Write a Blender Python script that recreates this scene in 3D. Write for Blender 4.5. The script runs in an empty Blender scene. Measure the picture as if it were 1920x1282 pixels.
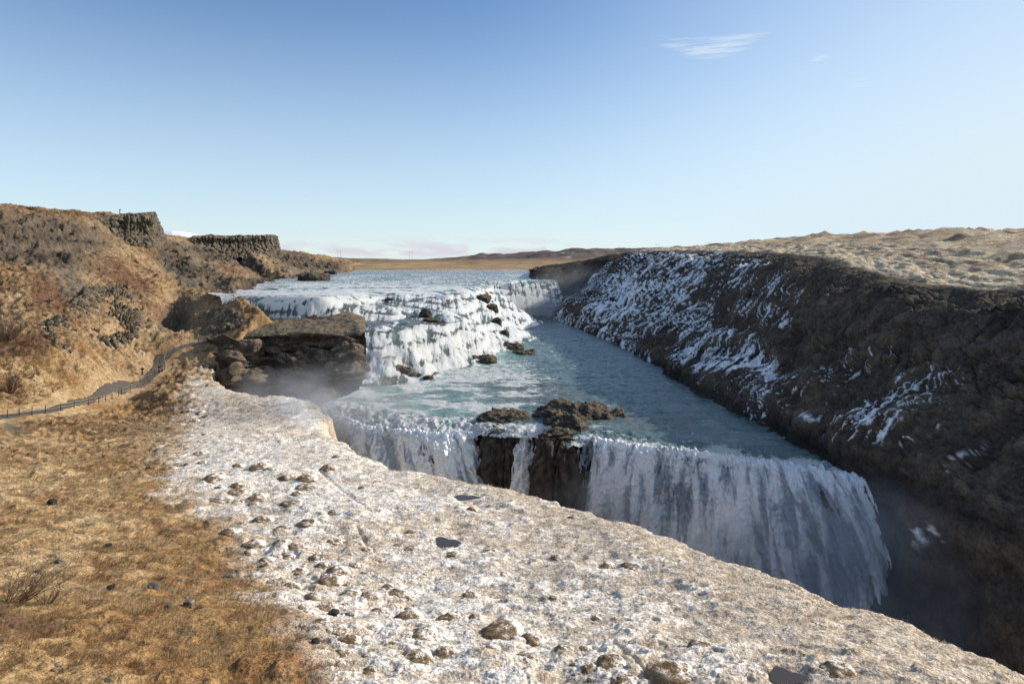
import bpy, math, random
import numpy as np
from mathutils import Vector, Matrix
random.seed(7)
rng = np.random.default_rng(7)
SC = bpy.context.scene
COL = SC.collection
R = math.radians
# ------------------------------------------------------------------ camera, sky, sun, exposure
F = 1280.0; CX = 960.0; HY = 488.0            # focal length, optical centre and horizon row of the 1920 px wide photograph
cam = bpy.data.cameras.new("camera"); cam.sensor_width = 36.0; cam.lens = 36.0*F/1920.0
cam.shift_y = -(641.0-HY)/1920.0; cam.clip_start = 0.5; cam.clip_end = 60000
cam_o = bpy.data.objects.new("camera", cam); COL.objects.link(cam_o)
cam_o.location = (0, 0, 0); cam_o.rotation_euler = (R(90), 0, 0); SC.camera = cam_o

SUN_AZ, SUN_EL = 72.0, 26.0                   # azimuth to the right of the view, elevation
sv = Vector((math.cos(R(SUN_EL))*math.sin(R(SUN_AZ)), math.cos(R(SUN_EL))*math.cos(R(SUN_AZ)), math.sin(R(SUN_EL))))
sl = bpy.data.lights.new("sun", 'SUN'); sl.energy = 4.4; sl.angle = R(0.5); sl.color = (1.0, 0.90, 0.75)
so = bpy.data.objects.new("sun", sl); COL.objects.link(so); so.location = (300, 150, 200)
so.rotation_euler = sv.to_track_quat('Z', 'Y').to_euler()

W = bpy.data.worlds.new("World"); SC.world = W; W.use_nodes = True
SC.view_settings.view_transform = 'Standard'; SC.view_settings.look = 'None'
SC.view_settings.exposure = 0.45; SC.view_settings.gamma = 1.0
SC.render.engine = 'CYCLES'
SC.cycles.use_denoising = True; SC.cycles.denoiser = 'OPENIMAGEDENOISE'; SC.cycles.denoising_input_passes = 'RGB_ALBEDO_NORMAL'; SC.cycles.denoising_prefilter = 'ACCURATE'
SC.cycles.max_bounces = 6; SC.cycles.transparent_max_bounces = 12; SC.cycles.volume_bounces = 0
SC.cycles.volume_step_rate = 2.0; SC.cycles.volume_max_steps = 96

def world_nodes():
    nt = W.node_tree; n = nt.nodes; L = nt.links; n.clear()
    out = n.new('ShaderNodeOutputWorld'); bg = n.new('ShaderNodeBackground'); bg.inputs[1].default_value = 0.112
    sky = n.new('ShaderNodeTexSky'); sky.sky_type = 'NISHITA'; sky.sun_disc = False
    sky.sun_elevation = R(SUN_EL); sky.sun_rotation = R(SUN_AZ)
    sky.altitude = 200; sky.air_density = 1.0; sky.dust_density = 0.0; sky.ozone_density = 4.5
    tc = n.new('ShaderNodeTexCoord'); sep = n.new('ShaderNodeSeparateXYZ'); L.new(tc.outputs['Generated'], sep.inputs[0])
    def M(op, a, b=None, clamp=False):
        m = n.new('ShaderNodeMath'); m.operation = op; m.use_clamp = clamp
        for i, v in enumerate((a, b)):
            if v is None: continue
            if isinstance(v, (int, float)): m.inputs[i].default_value = v
            else: L.new(v, m.inputs[i])
        return m.outputs[0]
    def MR(v, a, b, c=0.0, d=1.0):
        m = n.new('ShaderNodeMapRange'); m.interpolation_type = 'SMOOTHSTEP'; L.new(v, m.inputs[0])
        for i, q in enumerate((a, b, c, d)): m.inputs[i+1].default_value = q
        return m.outputs[0]
    az = M('ARCTAN2', sep.outputs[0], sep.outputs[1]); el = M('ARCSINE', sep.outputs[2])
    def noise(sx, sy, scale, det, off=0.0, dist=0.0):
        cb = n.new('ShaderNodeCombineXYZ'); L.new(M('MULTIPLY', az, sx), cb.inputs[0]); L.new(M('MULTIPLY', el, sy), cb.inputs[1]); cb.inputs[2].default_value = off
        t = n.new('ShaderNodeTexNoise'); t.inputs['Scale'].default_value = scale; t.inputs['Detail'].default_value = det; t.inputs['Distortion'].default_value = dist
        L.new(cb.outputs[0], t.inputs['Vector']); return t.outputs[0]
    # low bank of cloud over the far plain
    b = MR(noise(1.0, 4.5, 13.0, 5.0, 1.7), 0.42, 0.58)
    band = M('MULTIPLY', MR(el, 0.0, 0.012), MR(el, 0.014, 0.038, 1.0, 0.0))
    azw = M('MULTIPLY', MR(az, -0.52, -0.22), MR(az, 0.02, 0.16, 1.0, 0.0))
    low = M('MULTIPLY', M('MULTIPLY', b, band), azw)
    # one thin cirrus streak, curved, high to the right, and two wisps
    def wisp(a0, e0, la, le, curve, k, off):
        da = M('SUBTRACT', az, a0); de = M('SUBTRACT', el, e0)
        de2 = M('SUBTRACT', de, M('MULTIPLY', M('MULTIPLY', da, da), curve))
        r = M('ADD', M('POWER', M('ABSOLUTE', M('DIVIDE', da, la)), 2.0), M('POWER', M('ABSOLUTE', M('DIVIDE', de2, le)), 2.0))
        return M('MULTIPLY', M('MULTIPLY', MR(r, 0.0, 1.0, 1.0, 0.0), MR(noise(1.0, 14.0, 12.0, 4.0, off), 0.38, 0.62)), k)
    w = M('ADD', wisp(0.285, 0.290, 0.09, 0.017, 2.6, 0.42, 4.0), wisp(0.425, 0.262, 0.016, 0.006, -3.0, 0.5, 9.0))
    w = M('ADD', w, wisp(0.47, 0.228, 0.02, 0.007, -2.0, 0.4, 12.0))
    mask = M('MULTIPLY', low, 0.85)
    mx = n.new('ShaderNodeMix'); mx.data_type = 'RGBA'; L.new(mask, mx.inputs[0]); L.new(sky.outputs[0], mx.inputs[6])
    mx.inputs[7].default_value = (4.5, 4.3, 4.9, 1)
    hz = n.new('ShaderNodeMix'); hz.data_type = 'RGBA'; L.new(M('ADD', MR(el, -0.02, 0.40, 0.66, 0.0), M('MULTIPLY', MR(az, -0.1, 0.85), 0.62), True), hz.inputs[0]); L.new(sky.outputs[0], hz.inputs[6]); hz.inputs[7].default_value = (4.7, 5.6, 6.15, 1)
    L.new(hz.outputs[2], mx.inputs[6])
    mc = n.new('ShaderNodeMix'); mc.data_type = 'RGBA'; L.new(w, mc.inputs[0]); L.new(mx.outputs[2], mc.inputs[6]); mc.inputs[7].default_value = (6.0, 6.2, 6.6, 1)
    L.new(mc.outputs[2], bg.inputs[0]); L.new(bg.outputs[0], out.inputs[0])
world_nodes()

# ------------------------------------------------------------------ maths helpers
def P(px, py, Y): return np.array([(px-CX)/F*Y, Y, -(py-HY)/F*Y])
def PZ(px, py, z):
    Y = -z*F/(py-HY); return P(px, py, Y)
def sst(a, b, x):
    t = np.clip((x-a)/(b-a), 0, 1); return t*t*(3-2*t)
def lerp(a, b, t): return a+(b-a)*t
_pt = {}
def perlin(x, y, z, seed=0):
    if seed not in _pt:
        r = np.random.default_rng(seed+101); p = r.permutation(256).astype(np.int32); g = r.normal(size=(256, 3)).astype(np.float32)
        g /= np.linalg.norm(g, axis=1)[:, None]; _pt[seed] = (np.concatenate([p, p]), g)
    p, g = _pt[seed]
    x = np.asarray(x, np.float32); y = np.asarray(y, np.float32)+np.zeros_like(x); z = np.asarray(z, np.float32)+np.zeros_like(x)
    xi = np.floor(x).astype(np.int32); yi = np.floor(y).astype(np.int32); zi = np.floor(z).astype(np.int32)
    xf = x-xi; yf = y-yi; zf = z-zi; xi &= 255; yi &= 255; zi &= 255
    u = xf*xf*xf*(xf*(xf*6-15)+10); v = yf*yf*yf*(yf*(yf*6-15)+10); w = zf*zf*zf*(zf*(zf*6-15)+10)
    def gr(dx, dy, dz):
        h = p[p[p[(xi+dx) & 255]+((yi+dy) & 255)]+((zi+dz) & 255)]; q = g[h]
        return q[..., 0]*(xf-dx)+q[..., 1]*(yf-dy)+q[..., 2]*(zf-dz)
    a = lerp(lerp(gr(0, 0, 0), gr(1, 0, 0), u), lerp(gr(0, 1, 0), gr(1, 1, 0), u), v)
    b = lerp(lerp(gr(0, 0, 1), gr(1, 0, 1), u), lerp(gr(0, 1, 1), gr(1, 1, 1), u), v)
    return lerp(a, b, w)*1.5
def fbm(x, y, z=0.0, oct=4, seed=0, gain=0.5):
    s = 0; a = 1.0; f = 1.0
    for i in range(oct):
        s = s+a*perlin(np.asarray(x)*f+i*17.3, np.asarray(y)*f-i*5.1, np.asarray(z)*f+i*3.7, seed); a *= gain; f *= 2.03
    return s
def ridged(x, y, z=0.0, oct=4, seed=0, gain=0.5):
    s = 0; a = 1.0; f = 1.0; t = 0
    for i in range(oct):
        s = s+a*(1-np.abs(perlin(np.asarray(x)*f+i*11.3, np.asarray(y)*f-i*7.7, np.asarray(z)*f+i*2.3, seed))*1.6); t += a; a *= gain; f *= 2.07
    return s/t
def worley(x, y, z, seed=0):
    """distance to nearest and second nearest feature point, and the cell's random value"""
    x = np.asarray(x, np.float32); y = np.asarray(y, np.float32); z = np.asarray(z, np.float32)
    xi = np.floor(x).astype(np.int32); yi = np.floor(y).astype(np.int32); zi = np.floor(z).astype(np.int32)
    d1 = np.full(x.shape, 9.0, np.float32); d2 = d1.copy(); cv = np.zeros(x.shape, np.float32)
    r = np.random.default_rng(seed+55); p = r.permutation(256).astype(np.int32); p = np.concatenate([p, p]); pts = r.random((256, 4)).astype(np.float32)
    for a in (-1, 0, 1):
        for b in (-1, 0, 1):
            for c in (-1, 0, 1):
                h = p[p[p[(xi+a) & 255]+((yi+b) & 255)]+((zi+c) & 255)]; q = pts[h]
                d = (xi+a+q[..., 0]-x)**2+(yi+b+q[..., 1]-y)**2+(zi+c+q[..., 2]-z)**2
                m = d < d1; d2 = np.where(m, d1, np.minimum(d2, d)); cv = np.where(m, q[..., 3], cv); d1 = np.where(m, d, d1)
    return np.sqrt(d1), np.sqrt(d2), cv
def tps_fit(pts, val, lam=1e-4):
    pts = np.asarray(pts, float); n = len(pts); d = np.linalg.norm(pts[:, None]-pts[None], axis=2)
    K = np.where(d > 0, d*d*np.log(d+1e-12), 0)+np.eye(n)*lam
    A = np.zeros((n+3, n+3)); A[:n, :n] = K; A[:n, n] = 1; A[:n, n+1:] = pts; A[n, :n] = 1; A[n+1:, :n] = pts.T
    return pts, np.linalg.solve(A, np.concatenate([val, [0, 0, 0]]))
def tps_eval(m, X):
    pts, c = m; n = len(pts); X = np.asarray(X, float); out = np.empty(len(X))
    for i in range(0, len(X), 60000):
        x = X[i:i+60000]
        d2 = ((x[:, None, 0]-pts[None, :, 0])**2+(x[:, None, 1]-pts[None, :, 1])**2).astype(np.float32)
        out[i:i+60000] = (0.5*d2*np.log(d2+1e-12))@c[:n]+c[n]+x@c[n+1:]
    return out
def field(cp, lam=1e-4):
    """height field through image points with depths: returns z(x, Y)"""
    cp = np.array(cp, float); uv = np.c_[(cp[:, 0]-CX)/F, np.log(cp[:, 2])]; q = (cp[:, 1]-HY)/F
    m = tps_fit(uv, q, lam)
    def f(x, y):
        x = np.asarray(x, float); y = np.asarray(y, float); s = x.shape; x = x.ravel(); y = y.ravel()
        return (-tps_eval(m, np.c_[x/y, np.log(y)])*y).reshape(s)
    return f
def sdist(poly, x, y):
    """signed distance to an open polyline: positive to the right of its direction"""
    poly = np.array(poly, float); x = np.asarray(x, float); y = np.asarray(y, float)
    best = np.full(x.shape, 1e18); sg = np.ones(x.shape)
    for (ax, ay), (bx, by) in zip(poly[:-1], poly[1:]):
        dx, dy = bx-ax, by-ay; t = np.clip(((x-ax)*dx+(y-ay)*dy)/(dx*dx+dy*dy), 0, 1)
        qx = x-(ax+t*dx); qy = y-(ay+t*dy); d = qx*qx+qy*qy; c = dx*(y-ay)-dy*(x-ax); m = d < best-1e-9
        best = np.where(m, d, best); sg = np.where(m, np.where(c < 0, 1.0, -1.0), sg)
    return np.sqrt(best)*sg
def inpoly(poly, x, y):
    ins = np.zeros(np.shape(x), bool); n = len(poly)
    for i in range(n):
        ax, ay = poly[i]; bx, by = poly[(i+1) % n]
        if ay == by: continue
        c = ((ay > y) != (by > y)) & (x < (bx-ax)*(y-ay)/(by-ay)+ax); ins ^= c
    return ins
def crom(A, t):
    """Catmull-Rom through the rows of A (n, ...) at t in 0..n-1"""
    A = np.asarray(A, float); n = len(A); i = np.clip(np.floor(t).astype(int), 0, n-2); f = (t-i).reshape((-1,)+(1,)*(A.ndim-1))
    p0 = A[np.clip(i-1, 0, n-1)]; p1 = A[i]; p2 = A[i+1]; p3 = A[np.clip(i+2, 0, n-1)]
    return 0.5*((2*p1)+(p2-p0)*f+(2*p0-5*p1+4*p2-p3)*f*f+(3*p1-p0-3*p2+p3)*f**3)
def gradn(V):
    """unit normals of a grid (nu, nv, 3)"""
    a = np.gradient(V, axis=0); b = np.gradient(V, axis=1); n = np.cross(a, b); return n/(np.linalg.norm(n, axis=2, keepdims=True)+1e-9)

# ------------------------------------------------------------------ scene helpers
def tag(o, label=None, cat=None, group=None, kind=None):
    if label: o['label'] = label
    if cat: o['category'] = cat
    if group: o['group'] = group
    if kind: o['kind'] = kind
    return o
def link(name, me, mat=None, parent=None):
    o = bpy.data.objects.new(name, me); COL.objects.link(o)
    if mat: me.materials.append(mat)
    if parent: o.parent = parent
    return o
def empty(name, loc=(0, 0, 0), rz=0.0):
    o = bpy.data.objects.new(name, None); COL.objects.link(o); o.location = loc; o.rotation_euler = (0, 0, rz); o.empty_display_size = 0.3
    return o
def raw_mesh(name, V, quads, attrs=None, smooth=True):
    V = np.asarray(V, np.float32); quads = np.asarray(quads, np.int32); k = quads.shape[1]
    me = bpy.data.meshes.new(name); me.vertices.add(len(V)); me.vertices.foreach_set('co', V.ravel())
    me.loops.add(quads.size); me.loops.foreach_set('vertex_index', quads.ravel())
    me.polygons.add(len(quads)); me.polygons.foreach_set('loop_start', np.arange(0, quads.size, k, dtype=np.int32))
    me.polygons.foreach_set('loop_total', np.full(len(quads), k, np.int32))
    if smooth: me.polygons.foreach_set('use_smooth', np.ones(len(quads), bool))
    me.update(calc_edges=True)
    for nm, a in (attrs or {}).items():
        a = np.asarray(a, np.float32)
        if a.ndim == 2:
            if a.shape[1] == 3: a = np.c_[a, np.ones(len(a), np.float32)]
            at = me.attributes.new(nm, 'FLOAT_COLOR', 'POINT'); at.data.foreach_set('color', a.astype(np.float32).ravel())
        else:
            at = me.attributes.new(nm, 'FLOAT', 'POINT'); at.data.foreach_set('value', a.ravel())
    me.validate()
    return me
def grid_mesh(name, V, attrs=None, mask=None, flip=False):
    """V (nu, nv, 3); mask (nu, nv): vertices to keep"""
    nu, nv = V.shape[:2]; idx = np.arange(nu*nv).reshape(nu, nv)
    a, b, c, d = idx[:-1, :-1], idx[1:, :-1], idx[1:, 1:], idx[:-1, 1:]
    q = np.stack([a, b, c, d] if not flip else [a, d, c, b], -1).reshape(-1, 4)
    Vf = V.reshape(-1, 3); at = {k: (np.asarray(v).reshape(-1, v.shape[-1]) if v.ndim == 3 else np.asarray(v).ravel()) for k, v in (attrs or {}).items()}
    if mask is not None:
        mk = mask.ravel(); q = q[mk[q].all(1)]; used = np.unique(q); rm = np.full(nu*nv, -1, np.int64); rm[used] = np.arange(len(used))
        Vf = Vf[used]; q = rm[q]; at = {k: v[used] for k, v in at.items()}
    return raw_mesh(name, Vf, q, at)
class NT:
    def __init__(s, name):
        s.m = bpy.data.materials.new(name); s.m.use_nodes = True; s.t = s.m.node_tree; s.t.nodes.clear()
        s.out = s.t.nodes.new('ShaderNodeOutputMaterial')
    def n(s, typ, **kw):
        o = s.t.nodes.new('ShaderNode'+typ)
        for k, v in kw.items(): setattr(o, k, v)
        return o
    def set(s, sock, v):
        if isinstance(v, bpy.types.NodeSocket): s.t.links.new(v, sock)
        else: sock.default_value = v if not (isinstance(v, tuple) and len(v) == 3 and sock.type == 'RGBA') else v+(1,)
    def math(s, op, a, b=0.0, clamp=False):
        o = s.n('Math', operation=op, use_clamp=clamp); s.set(o.inputs[0], a); s.set(o.inputs[1], b); return o.outputs[0]
    def mix(s, f, a, b, mode='MIX'):
        o = s.n('Mix', data_type='RGBA', blend_type=mode); s.set(o.inputs[0], f); s.set(o.inputs[6], a); s.set(o.inputs[7], b); return o.outputs[2]
    def mr(s, v, a, b, c=0.0, d=1.0):
        o = s.n('MapRange', interpolation_type='SMOOTHSTEP'); s.set(o.inputs[0], v)
        for i, q in enumerate((a, b, c, d)): s.set(o.inputs[i+1], q)
        return o.outputs[0]
    def pos(s, sc=(1, 1, 1), obj=False):
        if obj: v = s.n('TexCoord').outputs['Object']
        else: v = s.n('NewGeometry').outputs['Position']
        m = s.n('Mapping'); s.set(m.inputs[0], v); m.inputs[3].default_value = sc; return m.outputs[0]
    def noise(s, vec, scale, det=3.0, rough=0.55, dist=0.0):
        o = s.n('TexNoise'); s.set(o.inputs['Vector'], vec); s.set(o.inputs['Scale'], scale); s.set(o.inputs['Detail'], det)
        s.set(o.inputs['Roughness'], rough); s.set(o.inputs['Distortion'], dist); return o.outputs[0]
    def attr(s, name, col=False):
        o = s.n('Attribute', attribute_name=name); return o.outputs[0] if col else o.outputs[2]
    def bump(s, h, strength=0.5, dist=0.1):
        o = s.n('Bump'); s.set(o.inputs['Strength'], strength); s.set(o.inputs['Distance'], dist); s.set(o.inputs['Height'], h); return o.outputs[0]
    def bsdf(s, col, rough=0.9, normal=None, spec=0.3, **kw):
        o = s.n('BsdfPrincipled'); s.set(o.inputs['Base Color'], col); s.set(o.inputs['Roughness'], rough); s.set(o.inputs['Specular IOR Level'], spec)
        if normal is not None: s.set(o.inputs['Normal'], normal)
        for k, v in kw.items(): s.set(o.inputs[k.replace('_', ' ')], v)
        return o.outputs[0]
    def done(s, surf): s.t.links.new(surf, s.out.inputs[0]); return s.m
def val_scale(t, col, f):      # multiply a colour by a grey factor
    o = t.n('VectorMath', operation='SCALE'); t.set(o.inputs[0], col); t.set(o.inputs['Scale'], f); return o.outputs[0]

# ------------------------------------------------------------------ materials
def mat_earth(name, fine=9.0, amp=0.55, bstr=0.6, bdist=0.12, coarse=1.2):
    t = NT(name); c = t.attr('Col', True); p = t.pos()
    n1 = t.noise(p, fine, 3.0, 0.65); n2 = t.noise(p, coarse, 4.0, 0.6)
    f = t.math('ADD', t.mr(n1, 0.25, 0.75, 1-amp, 1+amp), t.mr(n2, 0.3, 0.7, -0.25, 0.25))
    h = t.math('ADD', n1, t.math('MULTIPLY', n2, 1.6))
    return t.done(t.bsdf(val_scale(t, c, f), 0.95, t.bump(h, bstr, bdist), 0.15))
M_GROUND = mat_earth('dry_grass_ground', 7.0, 0.5, 0.8, 0.15, 1.5)
M_WALL = mat_earth('canyon_wall_rock', 3.0, 0.4, 0.7, 0.25, 0.6)
M_FAR = mat_earth('far_moor', 0.05, 0.35, 0.3, 2.0, 0.01)
def mat_rock(name, dark, light, top=None, scale=1.0, moss=0.0):
    t = NT(name); p = t.pos(); g = t.n('NewGeometry'); sp = t.n('SeparateXYZ'); t.set(sp.inputs[0], g.outputs['Normal'])
    n1 = t.noise(p, 0.8*scale, 6.0, 0.65); n2 = t.noise(p, 4.5*scale, 4.0, 0.7)
    c = t.mix(t.mr(n1, 0.35, 0.68), dark, light); c = val_scale(t, c, t.mr(n2, 0.25, 0.75, 0.55, 1.45))
    if top: c = t.mix(t.math('MULTIPLY', t.mr(sp.outputs[2], 0.45, 0.85), t.mr(n1, 0.4, 0.6, 0.35, 1.0)), c, val_scale(t, top, t.mr(n2, 0.25, 0.75, 0.6, 1.4)))
    return t.done(t.bsdf(c, 0.85, t.bump(t.math('ADD', n1, t.math('MULTIPLY', n2, 0.4)), 0.9, 0.5/scale), 0.3))
M_ROCK = mat_rock('basalt_rock', (0.05, 0.043, 0.036), (0.17, 0.14, 0.105), (0.20, 0.145, 0.085))
M_LEDGE = mat_rock('mossy_basalt', (0.042, 0.034, 0.028), (0.135, 0.098, 0.066), (0.20, 0.155, 0.10), 0.8)
M_WET = mat_rock('wet_basalt', (0.02, 0.017, 0.015), (0.075, 0.06, 0.045), (0.125, 0.10, 0.068), 1.3)
M_STONE = mat_rock('grey_stone', (0.075, 0.062, 0.05), (0.25, 0.22, 0.18), None, 3.0)
def mat_plain(name, col, rough=0.7, spec=0.3, metal=0.0):
    t = NT(name); n = t.noise(t.pos(obj=True), 6.0, 3.0)
    return t.done(t.bsdf(val_scale(t, col, t.mr(n, 0.3, 0.7, 0.8, 1.15)), rough, None, spec, Metallic=metal))
def mat_water():
    t = NT('glacial_water'); foam = t.attr('foam'); p = t.pos((1, 0.6, 1)); p3 = t.pos()
    n1 = t.mix(t.attr('flow'), t.noise(p, 0.9, 5.0, 0.7), t.noise(t.pos((1.5, 0.16, 0.16)), 1.0, 4.0, 0.65, 0.4)); n2 = t.noise(p3, 3.5, 4.0, 0.75); nb = t.noise(t.pos((0.35, 1.0, 1)), 0.22, 3.0)
    f = t.math('ADD', foam, t.math('ADD', t.mr(n1, 0.3, 0.7, -0.36, 0.36), t.mr(n2, 0.3, 0.7, -0.2, 0.2)))
    fm = t.mr(f, 0.30, 0.85)
    deep = t.mix(t.mr(nb, 0.35, 0.65), (0.070, 0.112, 0.120), (0.115, 0.172, 0.172))
    deep = t.mix(t.attr('sun_teal'), deep, (0.25, 0.38, 0.34)); deep = t.mix(t.attr('silt'), deep, (0.10, 0.09, 0.075))
    col = t.mix(fm, deep, val_scale(t, (0.75, 0.76, 0.77, 1)[:3], t.mr(n2, 0.3, 0.7, 0.78, 1.05))); h = t.math('ADD', n1, t.math('MULTIPLY', n2, 0.35))
    nb_ = t.bump(h, 0.6, 0.3); b = t.bsdf(col, t.mr(fm, 0.0, 0.5, 0.22, 0.85), nb_, 0.35, IOR=1.33)
    tl = t.n('BsdfTranslucent'); t.set(tl.inputs[0], (0.85, 0.86, 0.87)); mx = t.n('MixShader'); t.set(mx.inputs[0], t.math('MULTIPLY', fm, 0.35)); t.set(mx.inputs[1], b); t.set(mx.inputs[2], tl.outputs[0])
    return t.done(mx.outputs[0])
M_WATER = mat_water()
def mat_fall():
    t = NT('falling_water'); f = t.attr('foam'); a = t.attr('cover'); uv = t.n('UVMap').outputs[0] if False else t.attr('st', True)
    m = t.n('Mapping'); t.set(m.inputs[0], uv); m.inputs[3].default_value = (1, 1, 1)
    n1 = t.noise(m.outputs[0], 0.8, 4.0, 0.6, 0.9); n2 = t.noise(t.pos(), 2.2, 3.0, 0.6)
    g = t.math('ADD', t.mr(n1, 0.3, 0.7, -0.5, 0.5), t.mr(n2, 0.3, 0.7, -0.18, 0.18))
    col = t.mix(t.mr(t.math('ADD', f, g), 0.15, 0.8), (0.30, 0.35, 0.42), (0.80, 0.83, 0.87))
    b0 = t.bsdf(col, 0.7, t.bump(t.math('ADD', n1, t.math('MULTIPLY', n2, 0.3)), 0.6, 0.4), 0.2)
    tl = t.n('BsdfTranslucent'); t.set(tl.inputs[0], (0.85, 0.86, 0.87)); m2 = t.n('MixShader'); m2.inputs[0].default_value = 0.15; t.set(m2.inputs[1], b0); t.set(m2.inputs[2], tl.outputs[0]); b = m2.outputs[0]
    tr = t.n('BsdfTransparent').outputs[0]; mx = t.n('MixShader')
    t.set(mx.inputs[0], t.mr(t.math('ADD', a, t.math('MULTIPLY', g, 0.6)), 0.24, 0.42)); t.set(mx.inputs[1], tr); t.set(mx.inputs[2], b)
    return t.done(mx.outputs[0])
M_FALL = mat_fall()
def mat_snow():
    t = NT('packed_ice'); p = t.pos(); n1 = t.noise(p, 0.7, 5.0, 0.6); n2 = t.noise(p, 5.0, 3.0)
    c = t.mix(t.mr(n1, 0.35, 0.7), (0.62, 0.60, 0.57), (0.85, 0.85, 0.86))
    return t.done(t.bsdf(c, 0.55, t.bump(t.math('ADD', n1, t.math('MULTIPLY', n2, 0.3)), 0.5, 0.3), 0.4))
M_SNOW = mat_snow()

# ------------------------------------------------------------------ left bank: one height field from the plateau below the camera to the far bluffs
LEFT = [(-300,1900,14),(300,1900,14),(960,1900,14),(1600,1900,14),(2300,1900,14),
 (-250,1340,20),(0,1282,22),(300,1282,24),(640,1282,25),(960,1282,25),(1300,1282,24.5),(1700,1282,24),(2000,1285,24),(2400,1400,19),
 (1920,1235,26.5),(1700,1143,31),(1500,1088,36.5),(1350,1030,42),(1200,975,50),(985,915,60),(850,890,66),(700,857,74),(605,805,90),(500,746,113),(560,750,109),(588,764,103),(603,788,95),(390,702,138),
 (960,1100,38),(600,1100,38),(400,950,54),(640,950,54),(400,820,83),(960,960,54),(1300,1150,33),(1600,1200,28.5),(250,1100,34),(300,740,122),
 (0,1100,33),(-250,1100,31),(0,980,44),(200,980,47),(0,880,62),(200,880,66),(-250,900,52),(0,783,91),(-250,800,76),(100,768,100),(170,752,112),(225,738,123),(262,715,133),(300,700,137),(290,682,141),(330,655,146),(370,645,150),(430,628,152),
 (-250,700,90),(0,700,105),(0,600,128),(0,500,152),(0,448,172),(0,405,188),(0,408,240),(0,410,420),(-250,600,112),(-250,480,150),(-250,398,185),(-250,395,300),
 (100,700,112),(100,600,135),(100,500,165),(100,445,190),(100,405,212),(100,404,300),
 (180,660,124),(170,580,146),(170,500,180),(170,450,208),(170,405,238),(170,412,330),
 (250,670,138),(250,600,158),(250,540,182),(250,490,212),(240,470,250),(235,430,290),(225,405,300),(225,416,390),
 (310,630,150),(320,560,180),(310,500,228),(300,475,275),(305,452,310),(310,450,350),(310,462,500),
 (370,606,162),(385,560,182),(380,510,232),(370,470,330),(360,455,400),(360,470,560),
 (430,590,160),(400,602,160),(480,596,157),(455,570,164),(425,549,178),(440,520,250),(440,485,340),(440,463,420),(440,475,600),
 (520,528,300),(500,500,360),(500,468,440),(525,467,470),(525,478,640),
 (560,521,355),(570,490,470),(575,474,560),(620,514,450),(622,488,600),(640,490,680),(600,480,700)]
left_base = field(LEFT, 3e-5)
EDGE = [(21.5,4),(21,15),(19.9,26.5),(17.9,31),(15.4,36.5),(12.8,42),(9.4,50),(1.2,60),(-5.7,66),(-15,74),(-25,90),(-25.8,96),(-29.2,104.5),(-33.6,111.5),(-43,117),(-58,134),(-64,143),(-60,150),(-58,158),(-65,166),(-73,178),(-80,195),(-88,212),(-100,275),(-106,305),(-112,360),(-121,455),(-150,640)]
PATH = [P(*q) for q in ((-260,815,70),(-100,800,82),(0,785,91),(60,777,96),(100,770,100),(150,758,109),(185,750,115),(212,743,121),(236,732,127),(258,722,131),(280,708,135),(296,692,139),(300,678,143),(312,664,143.5),(330,655,146),(350,648,148),(370,643,150),(395,635,151.5),(420,628,152))]
PATHW = [0.8,0.8,0.8,0.8,0.8,0.7,0.8,0.9,1.2,1.2,1.1,1.3,1.3,0.9,0.75,0.8,0.8,0.8,0.8]
PATH2 = [(p[0], p[1]) for p in PATH]
def shape_noise(x, y):
    """displacement of the left bank that things standing on it must follow"""
    py = left_py(x, y); px = CX+F*x/y; fr = frost_mask(px, py)
    hill = sst(90, 130, y)*(1-fr)
    z = fbm(x/14, y/14, 0, 3, 1)*(0.35+0.9*hill)
    z += fbm(x/3.2, y/3.2, 0, 3, 2)*(0.16+0.18*hill+0.06*fr)
    rk = rock_mask(px, py, y)
    z += rk*(ridged(x/9, y/9, 0, 5, 3)-0.85)*4.6*np.clip(y/190, 0.5, 2.0)
    d = np.abs(sdist(PATH2, x, y)); k = sst(1.6, 6.0, d)
    return z*(0.08+0.92*k)
_BND = np.array([(395,690),(365,720),(340,770),(322,820),(318,880),(330,930),(400,975),(440,1010),(470,1060),(500,1110),(550,1180),(600,1240),(650,1300),(760,1500),(900,1900)], float)
def frost_mask(px, py):
    b = np.interp(py, _BND[:, 1], _BND[:, 0]); w = np.interp(py, [690, 900, 1300], [22, 68, 75])
    return sst(-1.0, 1.0, (px-b)/w)*sst(676, 700, py)
PUD = []
def left_py(x, y):
    return np.full(np.shape(x), 0.0) if LEFTZ is None else HY-F*LEFTZ/y
LEFTZ = None
def blob(px, py, cx, cy, rx, ry, ang=0.0, soft=0.6):
    a = R(ang); dx = px-cx; dy = py-cy; u = (dx*math.cos(a)+dy*math.sin(a))/rx; v = (-dx*math.sin(a)+dy*math.cos(a))/ry
    return sst(1+soft, 1-soft, np.sqrt(u*u+v*v))
ROCKB = [(60,425,150,24,4),(60,470,110,26,10),(330,490,50,26,38),(400,520,55,14,38),(420,478,70,14,12),(470,490,70,18,25),(560,488,50,14,15),(610,495,30,8,8),(330,590,26,42,35),(500,524,60,8,-8),(120,445,90,18,8)]
def rock_mask(px, py, y):
    m = np.zeros(np.shape(px))
    for q in ROCKB: m = np.maximum(m, blob(px, py, *q))
    return m*sst(130, 170, y)
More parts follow.
